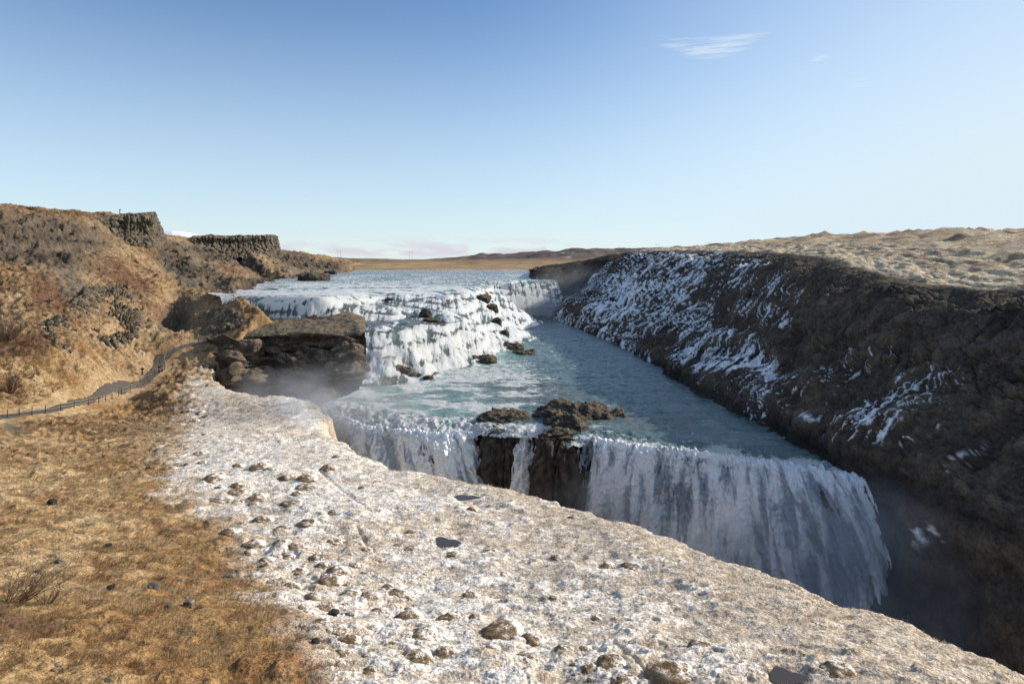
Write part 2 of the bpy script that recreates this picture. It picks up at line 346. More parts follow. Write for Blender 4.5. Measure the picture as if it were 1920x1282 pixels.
def left_z(x, y, edge=True):
    """height of the left bank, fine grain left out"""
    global LEFTZ
    x = np.asarray(x, float); y = np.asarray(y, float)
    LEFTZ = left_base(x, y); z = LEFTZ+shape_noise(x, y)
    z = z-gully(x, y)
    d = sdist(EDGE, x, y)+fbm(x/5, y/5, 0, 3, 9)*1.1*sst(20, 60, y)
    near = sst(165, 140, y)
    z = z-near*(0.035*np.clip(d+4, 0, 4)**2)-np.clip(d, 0, 12)*lerp(1.1, 3.4, near)
    for q in PUD:
        global_m = pud_one(q, x, y); z = lerp(z, q[0][2]-0.12, global_m)
    return z
def pud_one(q, x, y):
    c, r1, r2, an = q; dx = x-c[0]; dy = y-c[1]; u = (dx*math.cos(an)+dy*math.sin(an))/r1; v = (-dx*math.sin(an)+dy*math.cos(an))/r2; return sst(1.5, 0.8, np.sqrt(u*u+v*v)+0.3*perlin(x/0.7, y/0.7, 0*x, 8))
def gully(x, y):
    # the dark ravine in the slope above the path and the one further off
    g1 = np.abs(sdist([(-100,205),(-92,186),(-86,172),(-78,158)], x, y)); g = 2.0*sst(5.0, 0.3, g1)*sst(150, 163, y)*sst(205, 190, y)
    g2 = np.abs(sdist([(-168,405),(-148,372),(-128,345),(-108,318)], x, y)); return g+7.0*sst(13, 1.0, g2)*sst(300, 325, y)*sst(430, 400, y)
def ray_hit(px, py, y0=14.0, y1=330.0):
    """first point of the left bank along the photo ray of (px, py)"""
    ys = np.exp(np.linspace(math.log(y0), math.log(y1), 1400)); x = (px-CX)/F*ys; zz = -(py-HY)/F*ys
    d = left_z(x, ys)-zz; i = int(np.argmax(d > 0)); Y = ys[i] if d[i] > 0 else ys[-1]
    x0 = (px-CX)/F*Y; return np.array([x0, Y, float(left_z(np.array([x0]), np.array([Y]))[0])])

def build_left():
    global LEFTZ
    nu, nv = 1000, 1250
    u = np.linspace(-1.02, 0.86, nu); v = np.linspace(math.log(11.5), math.log(700), nv)
    U, Vv = np.meshgrid(u, v, indexing='ij'); Y = np.exp(Vv); X = U*Y
    Z = left_z(X, Y); base = LEFTZ; px = CX+F*U; py = HY-F*base/Y
    fr = frost_mask(px+fbm(X/2.5, Y/2.5, 3, 4, 12)*45+fbm(X/9, Y/9, 3, 2, 13)*40, py); rk = rock_mask(px, py, Y)
    # fine relief: tussocks on the grass, crusted bumps on the frosted plateau
    k = sst(1.5, 3.5, np.abs(sdist(PATH2, X, Y)))
    for q in PUD: k = k*(1-pud_one(q, X, Y))
    nearw = np.clip(60/Y, 0.25, 1.6)
    tus = fbm(X/0.9, Y/0.9, 0, 4, 4); cr = ridged(X/1.7+0.3*tus, Y/0.8, 0, 4, 5)
    w1, w2, cv = worley(X/1.15+0.25*tus, Y/1.15, 0*X, 6)
    hum = np.clip(0.62-w1, 0, 1)*sst(0.45, 0.8, cv)
    hz = sst(760, 560, px)*sst(880, 1000, py)+0.6*sst(1180, 1240, py)+0.25
    Z = Z+k*((1-fr)*(tus*0.20+0.34*np.clip(fbm(X/1.9, Y/1.9, 0, 3, 14), -0.3, 1)+0.48*np.clip(0.5-w1, 0, 1)*sst(0.5, 0.9, cv))*np.clip(Y/70, 0.6, 2)+fr*((cr-0.6)*0.19+hum*0.45*np.clip(hz, 0, 1.2)+tus*0.06))
    ice0 = blob(px, py, 560, 772, 46, 22, 32, 0.3); Z = Z-ice0*k*((cr-0.6)*0.17+tus*0.05)
    for a, b in (((1152, 1203), (1222, 1276)), ((600, 882), (700, 962)), ((668, 985), (700, 1035))):
        pa, pb = ray_hit(*a), ray_hit(*b); rd = np.abs(sdist([(pa[0], pa[1]), (pb[0], pb[1])], X+0.12*tus, Y)); Z = Z-(0.17 if a[0] > 1000 else 0.09)*np.clip(pa[1]/30, 1, 1.6)*sst((0.16 if a[0] > 1000 else 0.12)*pa[1]/28, 0.02, rd)
    # colour of what grows or lies there, with some shade painted in
    n1 = fbm(X/1.3, Y/1.3, 1, 5, 21, 0.6); n2 = fbm(X/11, Y/11, 2, 4, 22); n3 = fbm(X/30, Y/30, 5, 3, 23)
    st = fbm((X+0.35*Y)/1.1, (Y-0.35*X)/5.0, 0, 4, 24)
    straw = np.array([0.42, 0.30, 0.165]); ochre = np.array([0.30, 0.18, 0.075]); dark = np.array([0.14, 0.083, 0.04]); rust = np.array([0.22, 0.098, 0.038])
    red = np.array([0.13, 0.07, 0.045]); rock = np.array([0.125, 0.098, 0.073]); grav = np.array([0.14, 0.122, 0.098])
    hillw = sst(95, 130, Y); straw = lerp(straw, np.array([0.34, 0.24, 0.14]), hillw[..., None]); ochre = lerp(ochre, np.array([0.24, 0.145, 0.066]), hillw[..., None])
    low = sst(1000, 1250, py)*0.55+sst(780, 900, py)*sst(150, 330, px)*0.4
    c = lerp(straw, ochre, np.clip(0.42+low+0.8*n2+0.5*n3, 0, 1)[..., None])
    c = lerp(c, rust, (sst(0.12, 0.75, fbm(X/5, Y/5, 7, 4, 25)+0.4*low)*0.65)[..., None])
    c = lerp(c, dark, sst(0.0, 0.7, n1+0.3*n2)[..., None]*0.8)  # dark brown growth, which also paints shade between the tussocks
    c = lerp(c, straw*1.12, sst(0.12, 0.6, st)[..., None]*0.45*(1-low[..., None]*0.6))
    rb = [(60,560,110,26,14),(110,545,70,24,30),(30,640,60,40,10),(225,520,75,30,38),(285,555,60,22,40),(400,545,60,9,36),(330,470,30,10,10),(60,400,160,9,4),(430,505,60,9,30),(470,545,30,8,0),(300,830,60,50,0),(30,735,30,20,0),(60,1170,70,16,15)]
    m = np.zeros_like(px)
    for q in rb: m = np.maximum(m, blob(px, py, *q))
    c = lerp(c, red, (np.clip(m*(0.75+1.1*n2+0.5*n1), 0, 1)*0.88)[..., None])
    gb = [(85,475,75,34,40),(135,530,70,20,42),(380,500,60,17,40),(350,520,30,14,40),(540,505,55,10,22),(480,478,40,10,25),(60,445,120,26,8),(600,500,30,8,15),(540,480,45,9,25),(330,500,30,22,40),(575,505,40,7,20),(25,800,22,14,30),(420,470,80,10,5)]
    m = np.zeros_like(px)
    for q in gb: m = np.maximum(m, blob(px, py, *q))
    c = lerp(c, grav, (np.clip(m*(0.85+0.8*n2+0.6*n1), 0, 1))[..., None])
    strata = perlin((Z+0.8*n2)/2.2, X/40, 0*X, 15); c = lerp(c, rock*(0.72+0.55*np.clip(n1, -0.8, 0.8)+0.45*strata)[..., None], np.clip(rk*1.15+0.5*n1*rk, 0, 1)[..., None])
    gg = sst(0.4, 3.0, gully(X, Y)); c = lerp(c, np.array([0.085, 0.06, 0.042]), gg[..., None]*0.35)  # ravine shade painted into the colour, darker towards its bed
    tanb = [(500,488,44,7,36),(510,505,20,6,60),(400,585,50,18,18),(440,588,26,8,10)]
    m = np.zeros_like(px)
    for q in tanb: m = np.maximum(m, blob(px, py, *q))
    c = lerp(c, straw*0.85, (m*0.8)[..., None])
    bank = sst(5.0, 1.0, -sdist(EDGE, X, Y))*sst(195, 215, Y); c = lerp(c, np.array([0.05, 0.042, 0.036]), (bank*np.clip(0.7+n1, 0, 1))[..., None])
    # frost: tan frozen ground with white crust
    edge = -sdist(EDGE, X, Y)
    f0 = fbm(X/6, Y/6, 3, 3, 31); f1 = fbm(X/0.55+0.5*n1, Y/0.35, 3, 4, 32, 0.6); f2 = fbm(X/2.2, Y/1.3, 3, 3, 33)
    white = 0.05-0.30*sst(860, 740, py)+0.6*f0+0.6*f2+0.75*f1-1.0*hum*hz+0.35*(cr-0.6)
    drift = ridged((0.8*X+0.6*Y)/1.5+0.4*f2, (0.8*Y-0.6*X)/5.5, 0, 3, 34)
    white += 0.75*(drift-0.62)*sst(760, 830, py)
    white += 0.42*sst(760, 880, py)*sst(1010, 930, py)*sst(1000, 760, px)-0.45*sst(9, 1, edge)*sst(600, 800, px)-0.30*sst(1200, 1500, px)+0.12*sst(1000, 1120, py)*sst(1300, 1000, px)
    wm = sst(-0.25, 0.65, white)*0.9
    froz = lerp(np.array([0.56, 0.475, 0.385]), np.array([0.43, 0.335, 0.24]), np.clip(0.35+0.7*n1+hum*1.2*hz+0.5*f0, 0, 1)[..., None])
    far_f = sst(760, 720, py); froz = lerp(froz, np.array([0.47, 0.42, 0.36]), far_f[..., None]*0.7)
    ice = blob(px, py, 560, 772, 46, 22, 32, 0.3); wm = np.maximum(wm, ice*0.95); froz = lerp(froz, np.array([0.62, 0.57, 0.51]), ice[..., None])
    fc = lerp(froz, np.array([0.76, 0.715, 0.665]), wm[..., None])
    c = lerp(c, fc, fr[..., None])
    crust = sst(0.35, 0.7, fr+0.5*f1)*fr; Z = Z+k*wm*crust*0.05*nearw
    mask = (sdist(EDGE, X, Y) < 11.5) & ~((X > 40) & (Y > 60))
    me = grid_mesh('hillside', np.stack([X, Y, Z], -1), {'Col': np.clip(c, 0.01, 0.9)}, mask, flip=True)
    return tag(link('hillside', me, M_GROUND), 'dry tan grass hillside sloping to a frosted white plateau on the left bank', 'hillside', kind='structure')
def px_seed(c): return c[0]*1.7
def find_puddles():
    for px, py, w, h, an in ((838, 1016, 44, 24, 0.1), (872, 931, 46, 11, 0.15), (1474, 1266, 66, 40, -0.5)):
        c = ray_hit(px, py); sc = c[1]/F; dep = h*sc*c[1]/max(-c[2], 1); PUD.append((c, w/2*sc, dep/2, an))
find_puddles()
build_left()

# ------------------------------------------------------------------ right canyon wall and the moor behind it
def build_right():
    # stations along the wall from behind the picture to the head of the gorge: (foot at water level, rim)
    ST = [((52, 6, -24), (71, 4, -8)), ((50, 24, -24), (70.5, 24, -7)), ((47, 42, -24), (70, 42, -5.6)), ((43, 58, -24), (69, 60, -5.0)), ((38.5, 74, -24), (67.5, 76, -4.3)),
          ((37, 86, -24), P(1930, 541, 90)), ((36.2, 98, -24), P(1840, 541, 96)), ((34.5, 112, -24), P(1735, 532, 106)), ((33, 124, -24), P(1655, 514, 118)), ((32, 140, -24), P(1592, 498, 128)), ((31.5, 156, -24), P(1540, 482, 145)),
          ((31, 174, -24), P(1460, 474, 174)), ((29, 200, -24), P(1380, 471, 205)), ((24, 232, -24), P(1290, 470, 245)), ((19, 266, -24), P(1205, 470, 300)), ((16, 284, -23.5), P(1160, 476, 332)), ((13, 292, -23), P(1118, 484, 350)),
          ((11, 298, -23), P(1060, 493, 352)), ((10, 304, -21), P(1022, 498, 350)), ((9.5, 314, -15), P(1003, 505, 352)), ((9, 330, -10.5), P(1000, 507, 372)), ((11, 380, -9.8), P(1000, 505, 420)), ((14, 470, -9.8), P(1010, 502, 540)), ((15, 640, -9.8), P(1010, 500, 700))]
    prof = [(-0.16, -1.05), (-0.08, -0.55), (-0.04, -0.16), (0.0, 0.0), (0.07, 0.12), (0.20, 0.26), (0.36, 0.38), (0.47, 0.52), (0.56, 0.68), (0.68, 0.82), (0.82, 0.925), (1.0, 1.0)]
    dxs = [5, 14, 32, 65, 120, 220, 420, 900]; rows = []
    for i, (w, r) in enumerate(ST):
        w = np.array(w, float); r = np.array(r, float); a = np.array([1.0, 0.0])
        h = r-w; row = [np.array([w[0]+h[0]*fx, w[1]+h[1]*max(fx, 0), w[2]+h[2]*fz]) for fx, fz in prof]
        t = np.clip((i-14)/5, 0, 1)
        dz = lerp(np.array([0.5, 1.2, 2.4, 4.4, 6.4, 8.6, 12, 15]), np.array([0.2, 0.5, 1.2, 2.4, 4, 6, 8, 9]), t)
        for dx, q in zip(dxs, dz): row.append(r+np.array([dx, dx*0.12, q]))
        rows.append(row)
    A = np.array(rows); nS = A.shape[0]; nR = A.shape[1]
    # sample evenly in the picture
    ws = np.interp(np.linspace(0, 1, 900), np.linspace(0, 1, 12), [0, 2.0, 4.0, 5.2, 6.6, 8, 9.4, 11, 13, 15, 18, nS-1])
    wr = np.interp(np.linspace(0, 1, 620), [0, 0.06, 0.12, 0.74, 0.9, 1], [0, 2, 3, 11, 14, nR-1])
    V = crom(A, ws); V = np.swapaxes(crom(np.swapaxes(V, 0, 1), wr), 0, 1)
    S = np.broadcast_to(ws[:, None], V.shape[:2]); T = np.broadcast_to(wr[None], V.shape[:2])
    X, Y, Z = V[..., 0].copy(), V[..., 1].copy(), V[..., 2].copy()
    N = gradn(V); N *= np.sign(N[..., 2:3]+1e-6)
    arc = Y                                            # along the wall
    dwn = np.broadcast_to(np.cumsum(np.r_[0, np.linalg.norm(np.diff(V[450], axis=0), axis=1)])[None], X.shape)   # up the slope in metres
    face = sst(2.6, 3.4, T)*sst(11.2, 10.0, T); plat = sst(10.8, 11.4, T)
    n_big = fbm(X/18, Y/18, Z/18, 4, 41); n_mid = fbm(X/5, Y/5, Z/5, 4, 42)
    # ridges running down the slope on a slant, crossed by lava layers
    sl = arc-0.12*dwn+2.2*fbm(arc/9, dwn/14, 0, 3, 43); rid = ridged(sl/4.2, dwn/26, 0, 4, 44); rid2 = ridged(sl/1.5, dwn/9, 3, 3, 45)
    lay = perlin((Z+1.2*n_mid+0.03*Y)/3.1, arc/60, 0*X, 46)
    cliff = sst(6.4, 7.2, T)*sst(9.6, 8.6, T)*sst(8.6, 7.2, S)    # the bare rock band near the camera
    w1, w2, cv = worley(arc/2.4+0.3*n_mid, dwn/4.5, n_mid, 47)
    upr = sst(9.0, 7.0, T)
    disp = face*(n_big*1.5+n_mid*0.55*(0.5+upr)+(rid-0.6)*1.5+(rid2-0.6)*0.55+lay*0.6*upr)+cliff*upr*((cv-0.5)*1.1-sst(0.12, 0.0, w2-w1)*0.6)
    rid3 = ridged((arc-0.3*dwn)/1.3, dwn/2.0, n_mid, 4, 62, 0.6); blk_ = worley(arc/1.7+0.4*n_mid, dwn/2.2+0.4*n_big, n_big, 63); disp += face*((rid3-0.6)*0.28+(blk_[2]-0.5)*0.25*sst(-0.2, 0.3, n_mid+0.6*lay)-0.25*sst(0.10, 0.0, blk_[1]-blk_[0]))
    disp += sst(3.0, 2.0, T)*(n_big*2.0+n_mid*1.0+(cv-0.5)*0.8)
    hm = sst(150, 240, Y); dist = X-60
    mound = fbm(X/22, Y/22, 0, 3, 48)*2.4*sst(8, 60, dist)+fbm(X/7, Y/9, 0, 4, 49)*0.75+np.clip(ridged(X/16, Y/12, 0, 3, 50)-0.55, 0, 1)*7.0*sst(30, 110, dist)
    Zp = plat*(mound*0.9+fbm(X/2.2, Y/2.2, 0, 3, 51)*0.42+fbm(X/4.5, Y/4.5, 0, 3, 64)*0.5*sst(6, 30, dist))
    V2 = V+N*disp[..., None]; V2[..., 2] += Zp
    # snow and rime caught on the ridges
    f1 = fbm(arc/1.2, dwn/2.6, 1, 4, 52); f0 = fbm(arc/16, dwn/9, 2, 3, 53)
    zf = np.clip((Z+24)/26, 0, 1)
    wav = 0.9*perlin(arc/5.0, dwn/4.2, 0*X+2, 55)+0.45*fbm(arc/3.2, dwn/2.6, 4, 2, 54)
    l1 = 1-np.abs(perlin((sl+0.9*wav)/1.5, dwn/22, 0*X+5, 56))*1.6; l2 = 1-np.abs(perlin((sl+0.25*dwn+1.2*wav)/1.7, dwn/12, 0*X+2, 60))*1.6; l3 = 1-np.abs(perlin((sl-0.15*dwn+1.1*wav)/2.3, dwn/20, 0*X+8, 61))*1.6
    stream = np.maximum(np.maximum(l1, l3), l2-0.07)
    ppx = CX+F*X/np.maximum(Y, 1); ppy = HY-F*Z/np.maximum(Y, 1); cov = np.zeros_like(X)
    for q, k in (((1185,560,135,95,-35),1.0),((1250,505,120,42,4),0.9),((1390,512,150,42,10),0.62),((1300,625,135,70,35),0.8),((1400,690,120,60,32),0.70),((1490,750,100,42,25),0.62),((1420,583,70,22,15),0.75),((1560,690,90,34,-20),0.65),((1700,765,140,50,-20),0.66),((1790,735,80,34,-25),0.7),((1810,862,70,28,-30),0.5),((1640,790,80,40,20),0.5),((1890,1030,30,70,0),0.25),((1740,1000,45,22,0),0.4),((1075,600,70,22,20),0.8)):
        cov = np.maximum(cov, k*blob(ppx, ppy, *q, soft=0.75))
    cov *= (Y > 30)*sst(20.2, 18.0, S*0+np.clip((Y-290)/5+16, 0, 30))
    s = stream+0.07*f1+0.13*f0-lerp(1.06, 0.835, cov)
    snow = sst(0.0, 0.07, s)*sst(0.02, 0.15, cov)*sst(11.6, 10.6, T)
    tip = blob(CX+F*X/Y, HY-F*Z/Y, 1100, 565, 40, 34, -50)*sst(235, 250, Y)*0; snow = np.maximum(snow, tip)
    browna = np.array([0.062, 0.049, 0.038]); brownb = np.array([0.102, 0.079, 0.056]); blk = np.array([0.026, 0.022, 0.020])
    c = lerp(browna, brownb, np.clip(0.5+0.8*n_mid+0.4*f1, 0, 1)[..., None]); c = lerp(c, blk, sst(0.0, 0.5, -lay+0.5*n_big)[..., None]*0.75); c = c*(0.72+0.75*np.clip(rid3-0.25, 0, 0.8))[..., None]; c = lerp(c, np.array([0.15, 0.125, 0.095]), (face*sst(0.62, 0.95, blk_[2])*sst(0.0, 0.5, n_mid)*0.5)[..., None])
    c = lerp(c, np.array([0.115, 0.095, 0.073]), (cliff*sst(0.4, 0.8, cv))[..., None]*0.6)
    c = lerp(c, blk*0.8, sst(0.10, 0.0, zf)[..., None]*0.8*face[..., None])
    gt = lerp(np.array([0.47, 0.38, 0.27]), np.array([0.27, 0.20, 0.13]), np.clip(0.42+1.3*fbm(X/5, Y/6, 0, 5, 57, 0.6)+0.25*mound*sst(60, 140, dist), 0, 1)[..., None])
    gt = lerp(gt, np.array([0.13, 0.085, 0.05]), (sst(0.0, 0.7, fbm(X/14, Y/14, 3, 4, 58))*sst(20, 70, dist)*0.85)[..., None])
    gt = lerp(gt, np.array([0.75, 0.76, 0.8]), (sst(0.72, 0.95, fbm(X/30, Y/12, 6, 4, 59)+0.25*sst(150, 400, dist))*sst(60, 120, dist)*0.9)[..., None])
    gt = lerp(gt, np.array([0.60, 0.49, 0.34]), (sst(14, 3, np.abs(dist-6))*0.5)[..., None])
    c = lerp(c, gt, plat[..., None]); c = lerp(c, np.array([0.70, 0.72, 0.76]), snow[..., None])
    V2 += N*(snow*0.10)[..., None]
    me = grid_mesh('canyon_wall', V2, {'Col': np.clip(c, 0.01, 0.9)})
    return tag(link('cliffs', me, M_WALL), 'steep snow streaked brown canyon side with a sunlit moor on top', 'canyon side', kind='structure')
build_right()

# ------------------------------------------------------------------ the far plain and its hills, and two snowy mountains on the horizon
def build_far():
    cp = []
    for px in range(-500, 2600, 155):
        cp += [(px, 524, 430), (px, 517, 520), (px, 511, 590), (px, 506.5, 645), (px, 504, 720), (px, 500, 900)]
        sky = np.interp(px, [-500, 400, 620, 700, 845, 1000, 1160, 1330, 1440, 1540, 1700, 1920, 2500], [478, 480, 484, 487, 487, 487, 485, 482, 479, 474, 466, 458, 450])
        cp += [(px, lerp(500, sky, 0.7), 1300), (px, sky, 1800), (px, sky+3, 2300)]
        hl = np.interp(px, [-500, 845, 870, 900, 950, 1000, 1060, 1160, 1330, 1440, 1540, 1640, 1750, 1920, 2500], [491, 490, 481, 476, 478, 476, 471, 466, 465, 460, 449, 444, 440, 433, 425])
        cp += [(px, hl, 3400), (px, hl+3, 4200), (px, 497, 12000)]
    for px, a in ((845, 489), (868, 480), (900, 475.5), (930, 477), (960, 477), (1100, 469)): cp.append((px, a, 3300))
    f = field(cp, 1e-5); nu, nv = 700, 260
    U, Vv = np.meshgrid(np.linspace(-1.15, 1.25, nu), np.linspace(math.log(440), math.log(11800), nv), indexing='ij'); Y = np.exp(Vv); X = U*Y; Z = f(X, Y)
    n = fbm(X/420, Y/420, 0, 5, 61); n2 = fbm(X/90, Y/200, 0, 4, 62); hill = sst(2300, 2900, Y)*sst(-0.08, -0.05, U)
    Z += sst(700, 1400, Y)*(n*6+n2*1.8)+hill*(n*14+np.clip(n2, -1, 1)*7)
    gold = np.array([0.31, 0.205, 0.105]); brown = np.array([0.17, 0.115, 0.078]); purp = np.array([0.095, 0.075, 0.075])
    c = lerp(gold, brown, np.clip(sst(950, 1700, Y)*0.9+0.7*n+0.4*n2, 0, 1)[..., None]); c = lerp(c, purp, hill[..., None]*0.85)
    c = lerp(c, np.array([0.20, 0.14, 0.09]), (sst(670, 640, Y))[..., None]*0.8)
    c = lerp(c, np.array([0.65, 0.67, 0.72]), (hill*sst(0.42, 0.62, fbm(X/160, Y/500, 4, 4, 63)+0.15*sst(0.2, 0.6, U)))[..., None]*0.8)
    tag(link('ground', grid_mesh('ground', np.stack([X, Y, Z], -1), {'Col': np.clip(c, 0.01, 0.8)}, flip=True), M_FAR), 'wide golden plain and low brown hills beyond the river', 'plain', kind='structure')
    t = NT('mountain_snow'); nn = t.noise(t.pos(), 0.0016, 5.0); m = t.done(t.bsdf(t.mix(t.mr(nn, 0.4, 0.6), (0.55, 0.6, 0.7), (0.85, 0.86, 0.9)), 0.8))
    for (name, pts, Y0, lab) in (('snowy_mountain', [(240,470),(270,450),(300,432.5),(322,432),(340,434.5),(360,438),(400,447),(440,462),(480,480)], 14000, 'broad snow covered mountain behind the notch between the two left bluffs'),
                            ('snowy_mountain', [(700,492),(712,487.5),(722,485.2),(732,486.4),(745,489),(760,494)], 22000, 'tiny distant snow peak on the horizon beyond the far plain')):
        pts = np.array(pts, float); xs = np.linspace(pts[0, 0], pts[-1, 0], 120); top = np.interp(xs, pts[:, 0], pts[:, 1])
        T = np.linspace(-1, 1, 40); A, B = np.meshgrid(xs, T, indexing='ij'); Yg = Y0*(1+0.12*B); hh = (HY+14-np.interp(A, xs, top))/F*Y0*(1-np.abs(B)**1.3)
        Xg = (A-CX)/F*Yg; hh = hh+fbm(Xg/900, Yg/900, 0, 5, 66)*0.05*hh.max()*(1-np.abs(B)); Zg = hh-14/F*Y0
        tag(link(name, grid_mesh(name, np.stack([Xg, Yg, Zg], -1), flip=True), m), lab, 'mountain')
build_far()

# ------------------------------------------------------------------ the river: upper reach, cascades and the middle reach down to the lower brink
BRINK_L = [PZ(560, 775, -24), PZ(605, 772, -24), PZ(640, 772, -24), PZ(690, 790, -24), PZ(760, 797, -24), PZ(830, 802, -24), PZ(890, 799, -24)]
BRINK_M = [PZ(955, 806, -24), PZ(1010, 806, -24)]
BRINK_R = [PZ(1072, 826, -24), PZ(1110, 822, -24), PZ(1200, 836, -24), PZ(1350, 853, -24), PZ(1480, 872, -24), PZ(1560, 884, -24), PZ(1610, 893, -24), PZ(1700, 912, -24)]
BR = [(p[0], p[1]) for p in BRINK_L+BRINK_M+BRINK_R]
RIV = [(300,507,626),(640,507,626),(800,507,626),(960,507,626),(1150,507,626),(400,523,340),(520,527,305),(700,524,330),(900,524,330),(1000,524,330),(1100,524,330),
 (300,545,209),(430,546,206),(560,546,206),(700,544,214),(800,541,224),(870,540,229),(950,528,295),(1000,527,305),
 (300,560,165),(430,558,170),(520,560,166),(600,562,164),(660,556,175),(740,548,200),(830,546,208),(880,545,212),
 (300,583,163),(430,580,166),(520,583,164),(600,585,162),(650,582,166),(720,566,190),(800,562,196),(850,562,198),
 (690,595,166),(740,585,174),(800,580,184),(840,586,184),
 (690,608,153),(745,606,158),(800,602,170),(870,606,172),(690,616,147),(760,616,152),(830,616,162),(890,590,196),
 (700,680,136.5),(740,678,138),(780,672,142),(840,655,154),(880,640,168),(920,625,186),
 (900,556,228),(935,548,258),(930,590,222),(950,610,228),(960,590,272),(985,597,281),(962,560,290),(1000,598,281),
 (690,710,131),(760,700,139),(820,692,146),(880,676,156),(930,660,174),(960,645,190),
 (640,745,119.5),(700,735,124.4),(800,722,131.3),(900,700,145),(960,675,164),(1000,655,184),(1000,630,216),(1020,610,252),(1060,600,274),(1150,600,274),
 (600,780,105.2),(700,800,98.5),(900,800,98.5),(1000,780,105.2),(1000,700,144.9),(1150,720,132.4),(1150,660,178.6),(1200,660,178.6),(1300,740,121.9),(1100,840,87.3),(1400,860,82.6),(1400,800,98.5),(1600,890,76.4),(1700,900,74.6),(1700,960,65),(1200,900,74.6),(700,880,78.4),(500,800,98)]
riv_base = field(RIV, 2e-5)
def build_river():
    nu, nv = 820, 1000
    U, Vv = np.meshgrid(np.linspace(-0.50, 0.60, nu), np.linspace(math.log(68), math.log(650), nv), indexing='ij'); Y = np.exp(Vv); X = U*Y
    z0 = riv_base(X, Y); z0 = np.clip(z0, -24.0, -9.0); wu = np.maximum(sst(298, 314, Y), sst(228, 246, Y)*sst(935, 880, CX+F*U)); z0 = lerp(z0, -9.3, wu); px = CX+F*U; py = HY-F*z0/Y
    up = sst(-10.6, -9.9, z0); dn = sst(-23.2, -23.75, z0); cas = (1-up)*(1-dn)
    wx = fbm(X/11, Y/11, 0, 3, 71); wx2 = fbm(X/3.5, Y/3.5, 0, 3, 72)
    h = (z0+24)/14.7; kk = h*5.2+0.75*wx+0.22*wx2; fl = np.floor(kk); fc = kk-fl; tz = (fl+sst(0.50, 1.0, fc)*0.9+0.1*fc-0.75*wx)/5.2*14.7-24
    z = lerp(z0, tz, cas*0.46)
    dY = np.gradient(z, axis=1)/np.gradient(Y, axis=1); dX = np.gradient(z, axis=0)/np.gradient(X, axis=0); slope = np.hypot(dX, dY)
    steep = sst(0.10, 0.34, slope)
    wv = np.maximum(ridged(X/26, Y/5.2, 0, 3, 73)*sst(420, 260, Y), ridged(X/45, Y/11.0, 0, 3, 69)); wv2 = fbm(X/2.6, Y/1.6, 0, 4, 74); chop = ridged(X/3.4, Y/2.2, 0, 4, 75)
    d = np.where(Y < 126, sdist(BR, X, Y), -50.0); brk = sst(-9, -1, d)*sst(130, 118, Y)
    bil = np.abs(fbm(X/1.8, Y/1.8, z0/2, 4, 76, 0.6)); chute = fbm(X/1.3+0.10*Y, Y/24, 0, 4, 79, 0.6)
    # bare rock breaking the surface: bumps that stand above the water in the cascade
    rb = fbm(X/7, Y/5, 0, 4, 70); rks = cas*sst(0.42, 0.62, rb+0.12*wx2)*sst(0.55, 0.25, sst(-24, -9, z0)*0.5+0.1)
    zz = z+up*((wv-0.6)*0.8+wv2*0.10)+dn*((chop-0.6)*0.30+wv2*0.14)+cas*(bil*0.13+wv2*0.08+steep*(chute*0.16+bil*0.10))+brk*(bil*0.45)
    lw = sst(905, 880, px); zz -= lerp(0.10*np.clip(d+2.0, 0, 3.2)**2, 0.030*np.clip(d+6.5, 0, 7.7)**2, lw)
    zz += lw*sst(-9, -2, d)*sst(130, 118, Y)*(bil*0.30+0.25*wv2)
    foam = cas*(0.08+0.50*steep+0.50*sst(-0.35, 0.45, wx2)+0.8*chute*(0.3+0.7*steep)-0.40*sst(0.15, 0.45, rb)-0.42*sst(0.02, 0.2, fc)*sst(0.58, 0.42, fc)+0.25*sst(0.6, 0.8, fc)+0.3*(bil-0.3)+0.22*sst(-15, -20, z0))
    lowb = sst(300, 190, Y)
    foam += up*(-0.02+1.1*sst(0.58, 0.82, wv+0.3*wv2)*(0.6+0.4*lowb)+0.36*sst(235, 180, Y))
    str_ = ridged(X/15+0.02*Y, Y/3.3, 0, 4, 77); f3 = fbm(X/8, Y/5, 0, 3, 78)
    sun_s = sst(1040, 940, px)  # sunlit left part: froth raised there also paints the sun's whiteness
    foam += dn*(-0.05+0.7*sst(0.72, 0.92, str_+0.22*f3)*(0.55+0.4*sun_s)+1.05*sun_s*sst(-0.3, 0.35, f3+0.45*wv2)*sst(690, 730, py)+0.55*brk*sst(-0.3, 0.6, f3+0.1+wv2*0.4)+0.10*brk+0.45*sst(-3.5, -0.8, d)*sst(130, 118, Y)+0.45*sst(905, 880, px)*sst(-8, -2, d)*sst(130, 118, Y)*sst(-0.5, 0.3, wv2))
    foam += dn*0.65*sst(172, 150, Y+20*f3)*sst(12, -2, X)*sst(128, 142, Y)
    sun_teal = dn*sst(1010, 930, px)*sst(-0.55, 0.5, f3+0.25)*0.9  # sunlight painted as paler teal, ending at the canyon wall's shadow edge
    silt = dn*(blob(px, py, 990, 735, 110, 26, 0)*0.5+blob(px, py, 1200, 790, 100, 14, 5)*0.5)+up*sst(0.1, 0.5, -wv2-0.3*(wv-0.6))*0.45*lowb+cas*(0.85*sst(0.02, 0.2, fc)*sst(0.62, 0.45, fc)+0.5*sst(0.2, -0.4, wx2)*(1-steep))
    pol = [(-64,150),(-66,160),(-69,166),(-80,180),(-92,205),(-96,225),(-109,300),(-135,470),(-190,650),(30,650),(22,380),(17,330),(22,300),(26,270),(36,225),(42,174),(46,122),(48,90),(52,60),(20,70)]+[(p[0]-0.45*1.5, p[1]-0.9*1.5) for p in (BRINK_R+[])[::-1]]+[(p[0]-0.7, p[1]-1.3) for p in BRINK_M[::-1]+BRINK_L[::-1]]
